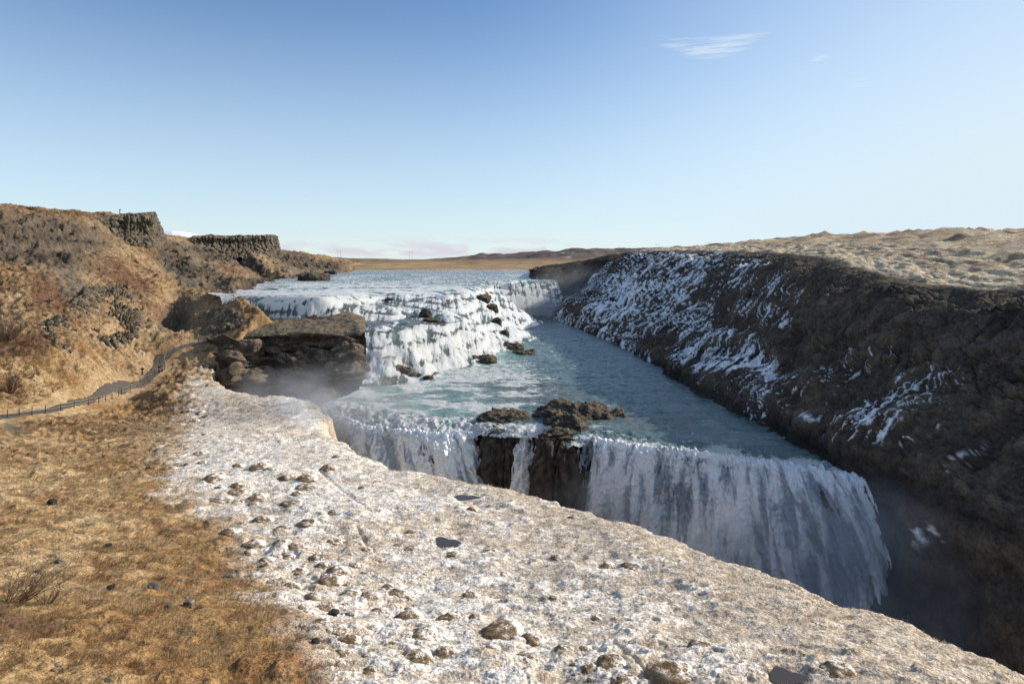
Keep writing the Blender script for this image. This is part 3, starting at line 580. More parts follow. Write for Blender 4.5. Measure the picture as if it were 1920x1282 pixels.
    bot = [(p[0]-0.5, p[1]-1.1) for p in BRINK_L[1:]+BRINK_M+BRINK_R]
    pol = bot+[(48,90),(46,122),(42,174),(36,225),(26,270),(22,300),(17,330),(22,380),(30,650),(-190,650),(-135,470),(-109,300),(-96,225),(-92,205),(-80,180),(-70,166),(-66,160),(-60,160),(-42,161),(-35,156),(-32.5,149),(-30.2,141),(-28.8,133),(-28.4,126),(-29.8,120),(-32.5,112)]
    mask = inpoly(pol, X, Y)
    me = grid_mesh('river', np.stack([X, Y, zz], -1), {'flow': cas, 'foam': foam, 'sun_teal': np.clip(sun_teal, 0, 1), 'silt': np.clip(silt, 0, 0.9)}, mask, flip=True)
    return tag(link('water', me, M_WATER), 'teal glacial river breaking white down broad rock steps', 'river', kind='structure')
build_river()

# ------------------------------------------------------------------ the ledge beside the cascade, the chasm walls and floor
def loft(name, A, nu, nv, mat, dispf, flip=False, attrs=None, outward=None):
    A = np.array(A, float); V = crom(A, np.linspace(0, A.shape[0]-1, nu)); V = np.swapaxes(crom(np.swapaxes(V, 0, 1), np.linspace(0, A.shape[1]-1, nv)), 0, 1)
    N = gradn(V)
    if outward is not None: N *= np.sign((N*np.array(outward)).sum(-1).mean())
    s = np.broadcast_to(np.linspace(0, 1, nu)[:, None], (nu, nv)); t = np.broadcast_to(np.linspace(0, 1, nv)[None], (nu, nv))
    V = V+N*dispf(V[..., 0], V[..., 1], V[..., 2], s, t)[..., None]
    return link(name, grid_mesh(name, V, attrs(V, s, t) if attrs else None, None, flip), mat)
def rocky(amp=1.0, sc=1.0, lay=0.5, seed=80, cols=0.0):
    def f(x, y, z, s, t):
        n = fbm(x/(7*sc), y/(7*sc), z/(7*sc), 3, seed); m = fbm(x/(2*sc), y/(2*sc), z/(2*sc), 4, seed+1)
        w1, w2, cv = worley(x/(3.4*sc)+0.5*m+0.4*n, y/(3.4*sc)+0.3*m, z/(2.4*sc)+0.4*n, seed+2)
        l = ridged(x/(40*sc), y/(40*sc), (z+n)/(1.5*sc), 2, seed+3)-0.5; rg = ridged(x/(4.2*sc), y/(4.2*sc), z/(3.2*sc), 5, seed+5, 0.55)-0.6
        e = 1.5*n+0.30*m+1.7*rg+(cv-0.5)*0.65+lay*l
        if cols:
            a, b, cc = worley(x/(1.6*sc)+0.15*m, y/(1.6*sc)+0.15*m, z/(12*sc), seed+4); e = e*0.7+cols*((cc-0.5)*1.5-sst(0.22, 0.0, b-a)*1.3)
        return e*amp
    return f
LEDGE = [[P(350,592,190),P(352,604,176),P(360,640,160),P(352,652,158),P(350,675,154),P(350,700,150),P(352,740,148),P(355,1000,146)],
 [P(395,594,174),P(398,606,165),P(392,637,156),P(388,650,154),P(386,672,150),P(388,694,147),P(392,730,144),P(395,1000,142)],
 [P(450,586,170),P(455,603,162),P(450,630,152),P(446,642,151),P(440,666,148),P(452,700,143),P(470,735,140),P(470,1000,139)],
 [P(515,582,168),P(512,603,160),P(508,627,150),P(505,640,151.5),P(510,672,151),P(510,705,148),P(512,745,145),P(512,1000,138)],
 [P(590,583,166),P(585,605,157),P(575,624,148),P(578,642,149.5),P(575,664,149),P(560,690,144),P(570,735,140),P(580,1000,134)],
 [P(645,585,165),P(648,601,156),P(645,627,146),P(640,640,147.5),P(615,655,147.5),P(606,690,140.5),P(620,735,137),P(630,1000,131)],
 [P(675,591,164),P(678,604,155),P(682,620,147),P(682,640,147),P(668,650,146),P(664,690,137.5),P(672,728,134),P(680,1000,129)],
 [P(680,594,168),P(686,606,163),P(691,622,158),P(693,650,155),P(694,672,149),P(694,705,142),P(700,738,137),P(705,1000,134)],
 [P(665,588,186),P(680,602,183),P(684,622,180),P(690,660,172),P(690,690,163),P(692,715,155),P(700,745,145),P(706,1000,139)]]
def ledge_steps(x, y, z):
    q = (z+0.9*fbm(x/12, y/12, 0, 3, 89)+0.05*x)/2.6; f = q-np.floor(q); return 1.7*(1-f)**1.5*sst(0.0, 0.12, f)-0.6+0.7*fbm(x/2.5, y/2.5, np.floor(q)*3.3, 2, 87)
lo = loft('rock_ledge', LEDGE, 420, 420, M_LEDGE, lambda x, y, z, s, t: rocky(1.05, 1.0, 0.9, 80)(x, y, z, s, t)*(0.20+0.80*sst(0.30, 0.5, t))+1.6*fbm(x/9, y/9, z/9, 2, 88)*sst(0.3, 0.45, t)+(ledge_steps(x, y, z)+1.7)*sst(0.36, 0.5, t), outward=(0.2, -1, 0.4))
tag(lo, 'broad flat topped rock ledge jutting out beside the upper cascade', 'rock ledge')
def build_chasm():
    # rock face behind the falls
    top = [PZ(540, 768, -25), PZ(605, 768, -25), PZ(690, 782, -25), PZ(830, 794, -25), PZ(960, 800, -25), PZ(1072, 818, -25), PZ(1200, 829, -25), PZ(1350, 846, -25), PZ(1480, 865, -25), PZ(1610, 886, -25), PZ(1720, 905, -25)]
    A = [[p+np.array([0.3, 0.8, 0]), p+np.array([-0.3, -0.4, -5]), p+np.array([-0.1, 0.4, -12]), p+np.array([-0.9, -1.4, -23]), p+np.array([-2.5, -4.5, -27])] for p in top]
    o = loft('cliff', A, 520, 180, M_WET, rocky(0.55, 0.8, 0.6, 90), outward=(-0.4, -1, 0.2)); tag(o, 'dark wet rock cliff behind the lower falls', 'cliff')
    n = 60; U, Vv = np.meshgrid(np.linspace(-110, 110, n), np.linspace(10, 175, n), indexing='ij'); Zf = -46+fbm(U/4, Vv/4, 0, 3, 95)*0.6
    me = grid_mesh('chasm_water', np.stack([U, Vv, Zf], -1), {'foam': np.full(U.shape, 0.55), 'sun_teal': 0*U, 'silt': 0*U}, flip=True)
    tag(link('water', me, M_WATER), 'churning white water at the bottom of the chasm', 'river', kind='structure')
build_chasm()
def fall(name, brink, label, out=2.6, drop=23.0, nu=300, nv=260, spread=(0, 0), seed=100, cover=0.55, gaps=None, lean=None, ledge_s=0.5, streak=(2.2, 0.16)):
    B = crom(np.array(brink), np.linspace(0, len(brink)-1, nu)); tt = np.linspace(0, 1, nv)
    tg = np.gradient(B, axis=0); tg[:, 2] = 0; tg /= np.linalg.norm(tg, axis=1)[:, None]; nr = np.stack([tg[:, 1], -tg[:, 0], 0*tg[:, 0]], -1)
    nr *= np.sign(-nr[:, 1]+1e-6)[:, None]
    # smooth the outward direction
    for _ in range(30): nr[1:-1] = (nr[:-2]+nr[1:-1]+nr[2:])/3
    s = np.cumsum(np.r_[0, np.linalg.norm(np.diff(B, axis=0), axis=1)]); sn = s/s[-1]
    S = np.broadcast_to(s[:, None], (nu, nv)); T = np.broadcast_to(tt[None], (nu, nv)); SN = np.broadcast_to(sn[:, None], (nu, nv))
    dz = drop*np.clip(T-0.03, 0, 1)**1.25+0.15*T; ho = out*np.sqrt(T)*1.0-0.5
    V = B[:, None, :]+nr[:, None, :]*ho[..., None]; V[..., 2] -= dz
    sp = lerp(spread[0], spread[1], SN)*T**0.9; V += tg[:, None, :]*sp[..., None]
    if lean is not None: V += np.array(lean)[None, None]*(T**0.8*sst(ledge_s, 1.0, SN))[..., None]
    st = fbm(S*streak[0]*0.36, T*drop*streak[1]*0.8, 0, 3, seed, 0.55); big = fbm(S/4.2, T*drop/24, 0, 3, seed+1); bl = np.abs(fbm(S/1.1, T*drop/2.6-0.4*big, 3, 4, seed+2, 0.6))
    V += nr[:, None, :]*((0.55*st+1.5*big+1.0*bl*(0.5+T))*sst(0.0, 0.15, T)+0.25*bl)[..., None]; V[..., 2] += (bl*0.7*sst(0.3, 0.05, T))
    foam = 0.50+0.55*st+0.6*big+0.25*sst(0.16, 0.02, T)-0.25*(bl-0.3)
    cv = cover+0.35*st+0.55*big+0.35*sst(0.16, 0.0, T)+0.15*T
    if gaps is not None:
        for g0, g1, ta, tb, k in gaps: cv = cv-k*sst(g0-0.04, g0+0.01, SN)*sst(g1+0.04, g1-0.01, SN)*sst(ta, tb, T)
    ed = np.minimum(SN, 1-SN)*s[-1]; cv = cv*sst(0.0, 1.8, ed+1.3*st+1.0*big)
    me = grid_mesh(name, V, {'foam': foam, 'cover': cv, 'st': np.stack([S*0.9, T*drop*0.13, 0*S], -1)})
    return tag(link(name, me, M_FALL), label, 'waterfall')
fall('waterfall', [p+np.array([0, 0, -0.85]) for p in BRINK_L[1:]], 'left lower waterfall plunging beside the frosted plateau, half sunlit', 3.2, 23, 320, 260, (-1.0, 8.0), 100, 0.95, [(0.70, 0.79, 0.02, 0.2, 0.55)])
fall('waterfall', [PZ(972, 808, -24.4), PZ(988, 809, -24.4), PZ(1004, 807, -24.4)], 'narrow ribbon of falling water between two dark rock pillars', 2.6, 23, 60, 200, (-1.0, 0.0), 110, 0.7)
fall('waterfall', BRINK_R[:-1], 'long right lower waterfall, wide shaded curtain with a ragged edge', 3.4, 24, 640, 280, (-1.6, 3.2), 120, 0.82, None, (1.5, -11.0, 0), 0.45)
fall('waterfall', [P(952,529,292)+np.array([0,0,-.1]), P(968,527.5,297), P(985,527,302), P(1003,528,308)], 'far plunge fall at the head of the gorge, in shade', 2.5, 14.5, 90, 120, (0, 0), 130, 0.9)

# ------------------------------------------------------------------ bluffs and basalt outcrops on the left slope
BLUFF1 = [[(150,406,300),(150,410,255),(155,424,252),(158,440,248),(160,475,240)],
 [(205,408,315),(200,408,270),(200,428,268),(203,452,262),(203,500,250)],
 [(240,405,322),(240,403.5,278),(242,435,275),(242,474,266),(242,520,252)],
 [(286,402,330),(285,401,285),(285,440,281),(278,484,270),(278,530,256)],
 [(294,403,336),(291,404,296),(297,440,291),(296,482,277),(300,530,262)],
 [(296,420,352),(300.5,423,315),(305,450,305),(308,484,290),(312,530,272)],
 [(300,434,372),(303,438,350),(309,457,335),(316,484,315),(322,530,290)]]
BLUFF2 = [[(340,453,430),(342,454,396),(344,461,394),(345,478,388)],[(368,445,450),(366,443,405),(368,456,402),(368,476,394)],[(420,444,460),(420,442.5,415),(420,458,412),(420,480,402)],
 [(480,444,470),(480,442,428),(480,460,424),(482,484,412)],[(513,443,472),(511,441,440),(513,464,434),(514,486,422)],[(518,446,490),(519,444,462),(523,467,455),(526,486,445)],[(516,452,540),(520,452,525),(524,469,512),(528,488,500)]]
o = loft('basalt_bluff', [[P(*q) for q in r] for r in BLUFF1], 260, 200, M_ROCK, lambda x, y, z, s, t: rocky(1.3, 1.6, 0.8, 140, 0.5)(x, y, z, s, t)*sst(0.12, 0.32, t), outward=(0.1, -1, 0.3))
tag(o, 'dark blocky basalt bluff standing on the skyline of the left slope', 'rock bluff')
o = loft('basalt_bluff', [[P(*q) for q in r] for r in BLUFF2], 320, 130, M_ROCK, lambda x, y, z, s, t: rocky(1.0, 1.7, 0.6, 150, 1.0)(x, y, z, s, t)*sst(0.2, 0.4, t), outward=(0.1, -1, 0.3))
tag(o, 'long level row of basalt columns on the hilltop farther up the river', 'rock bluff')
def outcrop(top, bot, label, seed, thick=1.2, cols=0.8):
    A = []
    for a, b in zip(top, bot):
        ta = ray_hit(a[0], a[1]); ba = ray_hit(b[0], b[1]); f = np.array([0.25, -1, 0.0])*thick; up = np.array([0, 0, 1.0])
        e = 1.0 if 0 < len(A) < len(top)-1 else 0.15
        A.append([ta+np.array([-1.5, 5, -1.8]), ta+np.array([-0.3, 1.6, 0.2]), ta+f*e*0.8+up*0.35*e, lerp(ta, ba, 0.55)+f*e*1.5, ba+f*e*0.8, ba+f*0.3-up*2.2])
    o = loft('basalt_outcrop', A, 200, 140, M_ROCK, lambda x, y, z, s, t: rocky(0.5, 0.7, 0.2, seed, cols*2.2)(x, y, z, s, t)*sst(0.15, 0.35, t)*np.minimum(1, 5*np.minimum(s, 1-s)), outward=(0.2, -1, 0.4))
    return tag(o, label, 'rock outcrop')
outcrop([(128,575),(160,558),(195,548),(235,545),(262,560)], [(150,600),(185,640),(215,640),(255,625),(272,602)], 'columnar basalt outcrop halfway up the grassy left slope', 160)
outcrop([(78,615),(100,607),(122,608),(136,622)], [(88,632),(108,650),(128,655),(142,652)], 'small broken basalt outcrop lower down the left slope', 170, 0.9)
outcrop([(372,588),(405,583),(440,588),(468,596)], [(378,625),(410,622),(440,614),(470,606)], 'brown earthy rock step at the inner end of the ledge', 180, 0.8, 0.3)

# ------------------------------------------------------------------ rocks in the river
def superq(nu, nv, p):
    a = np.linspace(-math.pi, math.pi, nu)[:, None]; b = np.linspace(-math.pi/2, math.pi/2, nv)[None]
    x = np.cos(a)*np.cos(b); y = np.sin(a)*np.cos(b); z = np.sin(b)+0*a
    r = (np.abs(x)**p+np.abs(y)**p+np.abs(z)**p)**(-1/p); return np.stack([x*r, y*r, z*r], -1)
def rock_mesh(name, r, seed, mat, p=3.0, amp=1.0, sc=1.0, nu=90, nv=60, off=(0, 0, 0), rot=0.0, cols=0.0):
    D = superq(nu, nv, p); V = D*np.array(r); c, s_ = math.cos(rot), math.sin(rot); V = np.stack([V[..., 0]*c-V[..., 1]*s_, V[..., 0]*s_+V[..., 1]*c, V[..., 2]], -1)
    N = V/np.array(r)**2; N /= np.linalg.norm(N, axis=2, keepdims=True)+1e-9
    q = V+np.array(off); e = rocky(amp, sc, 0.4, seed, cols)(q[..., 0], q[..., 1], q[..., 2], 0, 0)
    e[-1] = e[0]; e[:, 0] = e[:, 0].mean(); e[:, -1] = e[:, -1].mean(); V = V+N*e[..., None]
    me = grid_mesh(name, V); me.materials.append(mat); return me
def rock(name, c, r, seed, mat, label, cat='rock', group=None, **kw):
    me = rock_mesh(name, r, seed, mat, off=c, **kw); o = link(name, me); o.location = c; return tag(o, label, cat, group)
rock('rock_pillar', (-1.5, 99.6, -46), (3.3, 4.2, 21.9), 200, M_WET, 'dark rock pillar between the left fall and the narrow ribbon of water', amp=0.9, sc=0.7, nu=200, nv=200, p=5, cols=0.5)
rock('rock_pillar', (6.2, 93.6, -46), (3.4, 4.4, 22.3), 210, M_WET, 'dark rock pillar beside the right fall, joined to the islet', amp=0.9, sc=0.7, nu=200, nv=200, p=5, cols=0.5)
rock('rock_islet', (10.4, 106.5, -24.9), (7.4, 4.6, 2.2), 220, M_WET, 'low craggy brown rock islet in the river above the right fall', amp=0.55, sc=0.5, nu=240, nv=130, p=2.6)
rock('rock', (7.8, 99.5, -25.2), (3.2, 4.2, 2.3), 230, M_WET, 'craggy boulder linking the islet to the pillar at the brink', amp=0.7, sc=0.5, nu=160, nv=100)
rock('rock', (-1.2, 104.2, -24.7), (4.0, 3.4, 1.6), 240, M_WET, 'flat wet rock just above the left pillar at the brink', amp=0.5, sc=0.5, nu=140, nv=80)
# ------------------------------------------------------------------ more rocks: in the cascade, along the bank, in the alcove below the ledge
def riv_hit(px, py):
    ys = np.exp(np.linspace(math.log(90), math.log(600), 1200)); x = (px-CX)/F*ys; zz = -(py-HY)/F*ys
    d = np.clip(riv_base(x, ys), -24, -9)-zz; i = int(np.argmax(d > 0)); return np.array([x[i], ys[i], zz[i]])
CASR = [(903,556,36,12,'black jagged rock at the upper right edge of the cascade'),(922,572,26,18,'dark rock parting the water below the upper right edge of the cascade'),(798,582,24,26,'brown boulder standing in the middle of the cascade'),(812,599,34,8,'low rock slab under the brown boulder in the cascade'),
 (803,706,22,16,'black rock in the white rapids at the foot of the cascade'),
 (752,690,40,10,'flat dark rock in the left rapids below the chute'),(778,702,26,9,'small dark rock beside the black rock in the rapids'),(932,598,18,24,'rock buttress on the gorge side of the cascade'),(946,622,20,18,'broken rock lower on the gorge side of the cascade'),
 (962,648,46,12,'dark rock flat at the right foot of the cascade, in the gorge'),(985,660,46,9,'low reef at the edge of the mountain shadow'),(905,670,60,12,'long dark reef in the right rapids'),(730,560,18,8,'tiny rock in the upper middle white water')]
for i, (px, py, w, h, lab) in enumerate(CASR):
    c = riv_hit(px, py+h*0.35); sc = c[1]/F; rock('rock', (c[0], c[1]+0.5, c[2]-h*sc*0.12), (w*sc*0.46, w*sc*0.42, h*sc*0.58), 300+i*3, M_WET, lab, group='rocks in the cascade', amp=0.30*w*sc/4, sc=0.35*w*sc/4, nu=80, nv=54)
BANKR = [(588,523,305,52,15,'black rock pile at the water edge under the far bank'),(620,512,440,22,5,'small dark rock at the tip of the far bank'),(480,532,285,26,8,'dark boulder at the foot of the far bank'),(457,537,270,20,8,'brown boulder at the foot of the far bank beside a dark one'),(420,552,214,22,16,'dark rock where the upper river meets the bank')]
for i, (px, py, Y, w, h, lab) in enumerate(BANKR):
    c = P(px, py, Y); sc = Y/F; rock('rock', c, (w*sc*0.5, w*sc*0.4, h*sc*0.65), 400+i*3, M_WET, lab, group='rocks along the bank', amp=0.3*w*sc/5, sc=0.3*w*sc/4, nu=80, nv=54)
ALC = [(655,712,136,64,44,'brown topped rock block in the spray below the ledge corner'),(610,745,132,58,40,'pale rock shoulder in the mist under the ledge'),(470,662,148,44,46,'rounded boulder under the left part of the ledge'),(432,655,150,40,22,'brown rock step beside the rounded boulder'),(405,672,150,36,18,'broken brown rocks where the path meets the ledge'),(446,715,143,70,50,'brown rock spur falling into the chasm'),(505,668,152,30,18,'boulder in the shade under the ledge'),(386,690,143,34,14,'dark rock lip at the end of the grass')]
for i, (px, py, Y, w, h, lab) in enumerate(ALC):
    c = P(px, py, Y); sc = Y/F; rock('rock', c, (w*sc*0.52, w*sc*0.45, h*sc*0.55), 430+i*3, M_LEDGE, lab, group='rocks under the ledge', amp=0.28*w*sc/5, sc=0.5, nu=110, nv=80)

# ------------------------------------------------------------------ path, fences
def build_path():
    A = np.array(PATH); n = 420; t = np.linspace(0, len(A)-1, n); C_ = crom(A, t); w = np.interp(t, range(len(PATHW)), PATHW)
    tg = np.gradient(C_, axis=0); tg[:, 2] = 0; tg /= np.linalg.norm(tg, axis=1)[:, None]; nr = np.stack([tg[:, 1], -tg[:, 0], 0*tg[:, 0]], -1)
    V = C_[:, None]+nr[:, None]*(np.linspace(-1, 1, 9)[None, :, None]*w[:, None, None]); wob = fbm(V[..., 0]/1.2, V[..., 1]/1.2, 0, 2, 480)*0.25
    V += nr[:, None]*wob[..., None]; V[..., 2] = left_z(V[..., 0], V[..., 1])+0.10; V[:, 0, 2] -= 0.25; V[:, -1, 2] -= 0.25
    t = NT('gravel_path'); p = t.pos(); n1 = t.noise(p, 1.2, 4.0); n2 = t.noise(p, 9.0, 3.0)
    c = val_scale(t, t.mix(n1, (0.06, 0.05, 0.042), (0.105, 0.086, 0.07)), t.mr(n2, 0.3, 0.7, 0.75, 1.25)); m = t.done(t.bsdf(c, 0.9, t.bump(n2, 0.5, 0.05)))
    tag(link('path', grid_mesh('path', V), m), 'brown gravel footpath winding along the foot of the slope', 'path', kind='structure')
build_path()
def tube(pts, rad, k=6):
    pts = np.array(pts, float); n = len(pts); rad = np.broadcast_to(rad, n); tg = np.gradient(pts, axis=0); tg /= np.linalg.norm(tg, axis=1)[:, None]+1e-9
    ref = np.where(np.abs(tg[:, 2:3]) > 0.9, np.array([[1.0, 0, 0]]), np.array([[0, 0, 1.0]])); a = np.cross(tg, ref); a /= np.linalg.norm(a, axis=1)[:, None]; b = np.cross(tg, a)
    an = np.linspace(0, 2*math.pi, k, endpoint=False); V = pts[:, None]+(a[:, None]*np.cos(an)[None, :, None]+b[:, None]*np.sin(an)[None, :, None])*rad[:, None, None]
    i = np.arange(n-1)[:, None]*k; j = np.arange(k)[None]; j2 = (j+1) % k
    q = np.stack([i+j, i+j2, i+k+j2, i+k+j], -1).reshape(-1, 4); V = V.reshape(-1, 3); m = len(V)
    V = np.r_[V, pts[:1], pts[-1:]]; e = np.arange(k); e2 = (e+1) % k
    q = np.r_[q, np.stack([e2, e, 0*e+m, 0*e+m], -1)[:, [0, 1, 2, 2]][:, :4] if False else np.stack([np.full(k//2, m), e[0::2], e[1::2], (e[1::2]+1) % k], -1)[:, [0, 3, 2, 1]], np.stack([np.full(k//2, m+1), (n-1)*k+e[0::2], (n-1)*k+e[1::2], (n-1)*k+(e[1::2]+1) % k], -1)]
    return V, q
def join(parts):
    Vs, Qs, o = [], [], 0
    for V, q in parts: Vs.append(V); Qs.append(q+o); o += len(V)
    return np.concatenate(Vs), np.concatenate(Qs)
M_POST = mat_plain('dark_post', (0.035, 0.045, 0.045), 0.6); M_WOOD = mat_plain('weathered_post', (0.20, 0.13, 0.08), 0.9); M_ROPE = mat_plain('pale_rope', (0.36, 0.33, 0.28), 0.8)
def fence(spots, label, height=1.15, mat=None, r=0.06, ropes=(0.95, 0.55), Ys=None):
    base = [ray_hit(px, py) for px, py in spots]; root = empty('rope_fence', base[0]); tag(root, label, 'fence'); b0 = base[0]
    for p in base:
        V, q = tube([p-b0+np.array([0, 0, -0.3]), p-b0+np.array([0, 0, height*0.5]), p-b0+np.array([0.02, 0, height])], [r, r, r*0.92], 8)
        link('post', raw_mesh('post', V, q), mat or M_POST, root)
    for h in ropes:
        pts = []
        for a, b in zip(base[:-1], base[1:]):
            for f in np.linspace(0, 1, 6)[:-1]: pts.append(lerp(a, b, f)-b0+np.array([0, 0, h*height-0.10*4*f*(1-f)]))
        pts.append(base[-1]-b0+np.array([0, 0, h*height])); V, q = tube(pts, 0.024, 6); link('rope', raw_mesh('rope', V, q), M_ROPE, root)
fence([(14,784),(36,781),(60,778),(85,775),(114,770.5),(139,766),(166,760.5),(185,756),(198,753),(210,749),(222,744)], 'low rope fence of dark posts along the near edge of the path, left stretch')
fence([(228,741),(244,735),(257,728),(262,718),(276,711),(290,704),(298,700),(304,697.5),(309,694)], 'pale rope railing along the path beside the two people', 1.2, M_POST, 0.05)
fence([(309,686),(308,676),(314,667),(326,659),(340,653),(356,647),(372,643.5),(394,636)], 'far stretch of rope railing climbing toward the rock ledge', 1.1, M_POST, 0.05)
c = ray_hit(308, 716); V, q = tube([c-c+np.array([0, 0, -0.3]), np.array([0, 0, 0.6]), np.array([0.03, 0, 1.35])], [0.10, 0.10, 0.085], 8)
o = link('post', raw_mesh('marker_post', V, q), M_WOOD); o.name = 'marker_post'; o.location = c; tag(o, 'single brown wooden post in the grass below the path', 'post')

# ------------------------------------------------------------------ people
M_SKIN = mat_plain('skin', (0.48, 0.30, 0.22), 0.6); M_DARK = mat_plain('dark_cloth', (0.022, 0.022, 0.026), 0.9); M_NAVY = mat_plain('navy_cloth', (0.03, 0.035, 0.06), 0.9); M_HAIR = mat_plain('dark_hair', (0.03, 0.02, 0.015), 0.7); M_BROWN = mat_plain('brown_cloth', (0.09, 0.06, 0.045), 0.9); M_PALE = mat_plain('white_cloth', (0.75, 0.75, 0.74), 0.8)
def skin_mesh(name, J, E, mat, parent):
    me = bpy.data.meshes.new(name); me.from_pydata([j[:3] for j in J], E, []); o = link(name, me, mat, parent)
    m = o.modifiers.new('skin', 'SKIN'); m.use_smooth_shade = True
    for i, j in enumerate(J):
        me.skin_vertices[0].data[i].radius = (j[3], j[3]*(j[4] if len(j) > 4 else 1)); me.skin_vertices[0].data[i].use_root = (i == 0)
    s2 = o.modifiers.new('smooth', 'SUBSURF'); s2.levels = 1; s2.render_levels = 2
    return o
def person(loc, rz, label, top, legs, pose='stand', hat=None, pack=False, hgt=1.75):
    root = empty('person', loc, rz); root.scale = (hgt/1.75,)*3; tag(root, label, 'person', group='people on the left bank')
    st = {'stand': (0.10, 0.0, 0.0), 'walk': (0.10, 0.34, 0.04), 'lean': (0.09, 0.30, 0.34)}[pose]; w, k, ln = st
    hip = (0, 0, 0.92); ch = (0, -ln*0.55, 1.28); nk = (0, -ln*0.95, 1.48); hd = (0, -ln*1.15-0.02, 1.62)
    up = {'stand': ((-0.24, -0.05, 1.12), (-0.16, -0.25, 1.12), (0.24, -0.05, 1.12), (0.16, -0.25, 1.12)), 'walk': ((-0.25, 0.12, 1.14), (-0.24, 0.10, 0.90), (0.25, -0.12, 1.14), (0.24, -0.26, 0.98)), 'lean': ((-0.27, -ln*.6-.05, 1.08), (-0.24, -ln-.25, 1.0), (0.27, -ln*.6-.05, 1.08), (0.24, -ln-.25, 1.0))}[pose]
    body = [hip+(0.11,), (0, ch[1]*0.5, 1.08, 0.12), ch+(0.13, 0.85), nk+(0.055,), (0, hd[1], 1.58, 0.085), (0, hd[1]-0.01, 1.69, 0.09),
            (-0.19, ch[1], 1.40, 0.06), up[0]+(0.045,), up[1]+(0.035,), (0.19, ch[1], 1.40, 0.06), up[2]+(0.045,), up[3]+(0.035,),
            (-w, -k*0.3, 0.50, 0.06), (-w, k*0.5, 0.08, 0.045), (-w, k*0.5-0.16, 0.035, 0.035), (w, k*0.1, 0.50, 0.06), (w, -k*0.5, 0.08, 0.045), (w, -k*0.5-0.16, 0.035, 0.035)]
    E = [(0, 1), (1, 2), (2, 3), (3, 4), (4, 5), (2, 6), (6, 7), (7, 8), (2, 9), (9, 10), (10, 11), (0, 12), (12, 13), (13, 14), (0, 15), (15, 16), (16, 17)]
    skin_mesh('body', body, E, M_SKIN, root)
    skin_mesh('jacket', [(0, 0, 0.86, 0.175, 0.8), (0, ch[1]*0.5, 1.08, 0.17, 0.8), ch+(0.185, 0.75), (0, nk[1], 1.45, 0.09), (-0.21, ch[1], 1.40, 0.095), up[0]+(0.08,), tuple(lerp(np.array(up[0]), np.array(up[1]), 0.85))+(0.062,), (0.21, ch[1], 1.40, 0.095), up[2]+(0.08,), tuple(lerp(np.array(up[2]), np.array(up[3]), 0.85))+(0.062,)],
              [(0, 1), (1, 2), (2, 3), (2, 4), (4, 5), (5, 6), (2, 7), (7, 8), (8, 9)], top, root)
    skin_mesh('trousers', [(0, 0, 0.90, 0.155, 0.8), (-w, -k*0.3, 0.50, 0.092), (-w, k*0.5, 0.09, 0.075), (-w, k*0.5-0.17, 0.045, 0.055), (w, k*0.1, 0.50, 0.092), (w, -k*0.5, 0.09, 0.075), (w, -k*0.5-0.17, 0.045, 0.055)], [(0, 1), (1, 2), (2, 3), (0, 4), (4, 5), (5, 6)], legs, root)
    skin_mesh('hair', [(0, hd[1]+0.03, 1.66, 0.10), (0, hd[1]+0.02, 1.73, 0.095)], [(0, 1)], hat or M_HAIR, root)
    if pack: skin_mesh('backpack', [(0, ch[1]+0.24, 1.12, 0.15), (0, ch[1]*1.2+0.26, 1.38, 0.14)], [(0, 1)], M_DARK, root)
    return root
person(ray_hit(267, 704), R(200), 'person in dark clothes standing alone at the upper edge of the path, hands raised', M_DARK, M_DARK, 'stand')
person(ray_hit(298.5, 700), R(160), 'left one of two people in black by the rope railing', M_DARK, M_DARK, 'stand')
person(ray_hit(303.5, 698), R(230), 'right one of two people in black by the rope railing', M_NAVY, M_DARK, 'stand', hgt=1.68)
def obj_verts(name):
    me = bpy.data.objects[name].data; v = np.empty(len(me.vertices)*3, np.float32); me.vertices.foreach_get('co', v); return v.reshape(-1, 3).astype(float)
def on_top(name, px, w, dpy=0.0):
    """the spot on a thing's own skyline at image column px"""
    v = obj_verts(name); c = CX+F*v[:, 0]/v[:, 1]; v = v[np.abs(c-px) < w]; i = int(np.argmax(v[:, 2]/v[:, 1])); return np.array([(px-CX)/F*v[i, 1], v[i, 1], v[i, 2]-0.05])
def on_ledge(px, py, Y):
    v = obj_verts('rock_ledge'); c = CX+F*v[:, 0]/v[:, 1]; r = HY-F*v[:, 2]/v[:, 1]; m = (np.abs(c-px) < 2.0) & (v[:, 1] < 175); v = v[m]; r = r[m]
    k = np.argsort(np.abs(r-py)+0.02*v[:, 1])[0]; return np.array([(px-CX)/F*v[k, 1], v[k, 1], v[k, 2]-0.03])
person(on_ledge(616, 591, 158), R(170), 'taller of two people standing on the rock ledge', M_DARK, M_BROWN, 'stand', hgt=1.85)
person(on_ledge(622, 592, 157.5), R(200), 'shorter of two people standing on the rock ledge', M_BROWN, M_DARK, 'stand', hgt=1.5)
sk = on_top('basalt_bluff', 224, 3.0)
person(sk, R(100), 'stooping hiker with a backpack on the skyline beside the dark bluff', M_DARK, M_DARK, 'lean', pack=True, hgt=1.9)
def sign_stone():
    c = ray_hit(269, 666.5); o = rock('stone', (c[0], c[1], c[2]+0.25), (0.16, 0.12, 0.42), 600, M_SNOW, 'small upright white marker stone in the grass above the path', 'stone', amp=0.02, sc=0.3, nu=24, nv=18)
sign_stone()

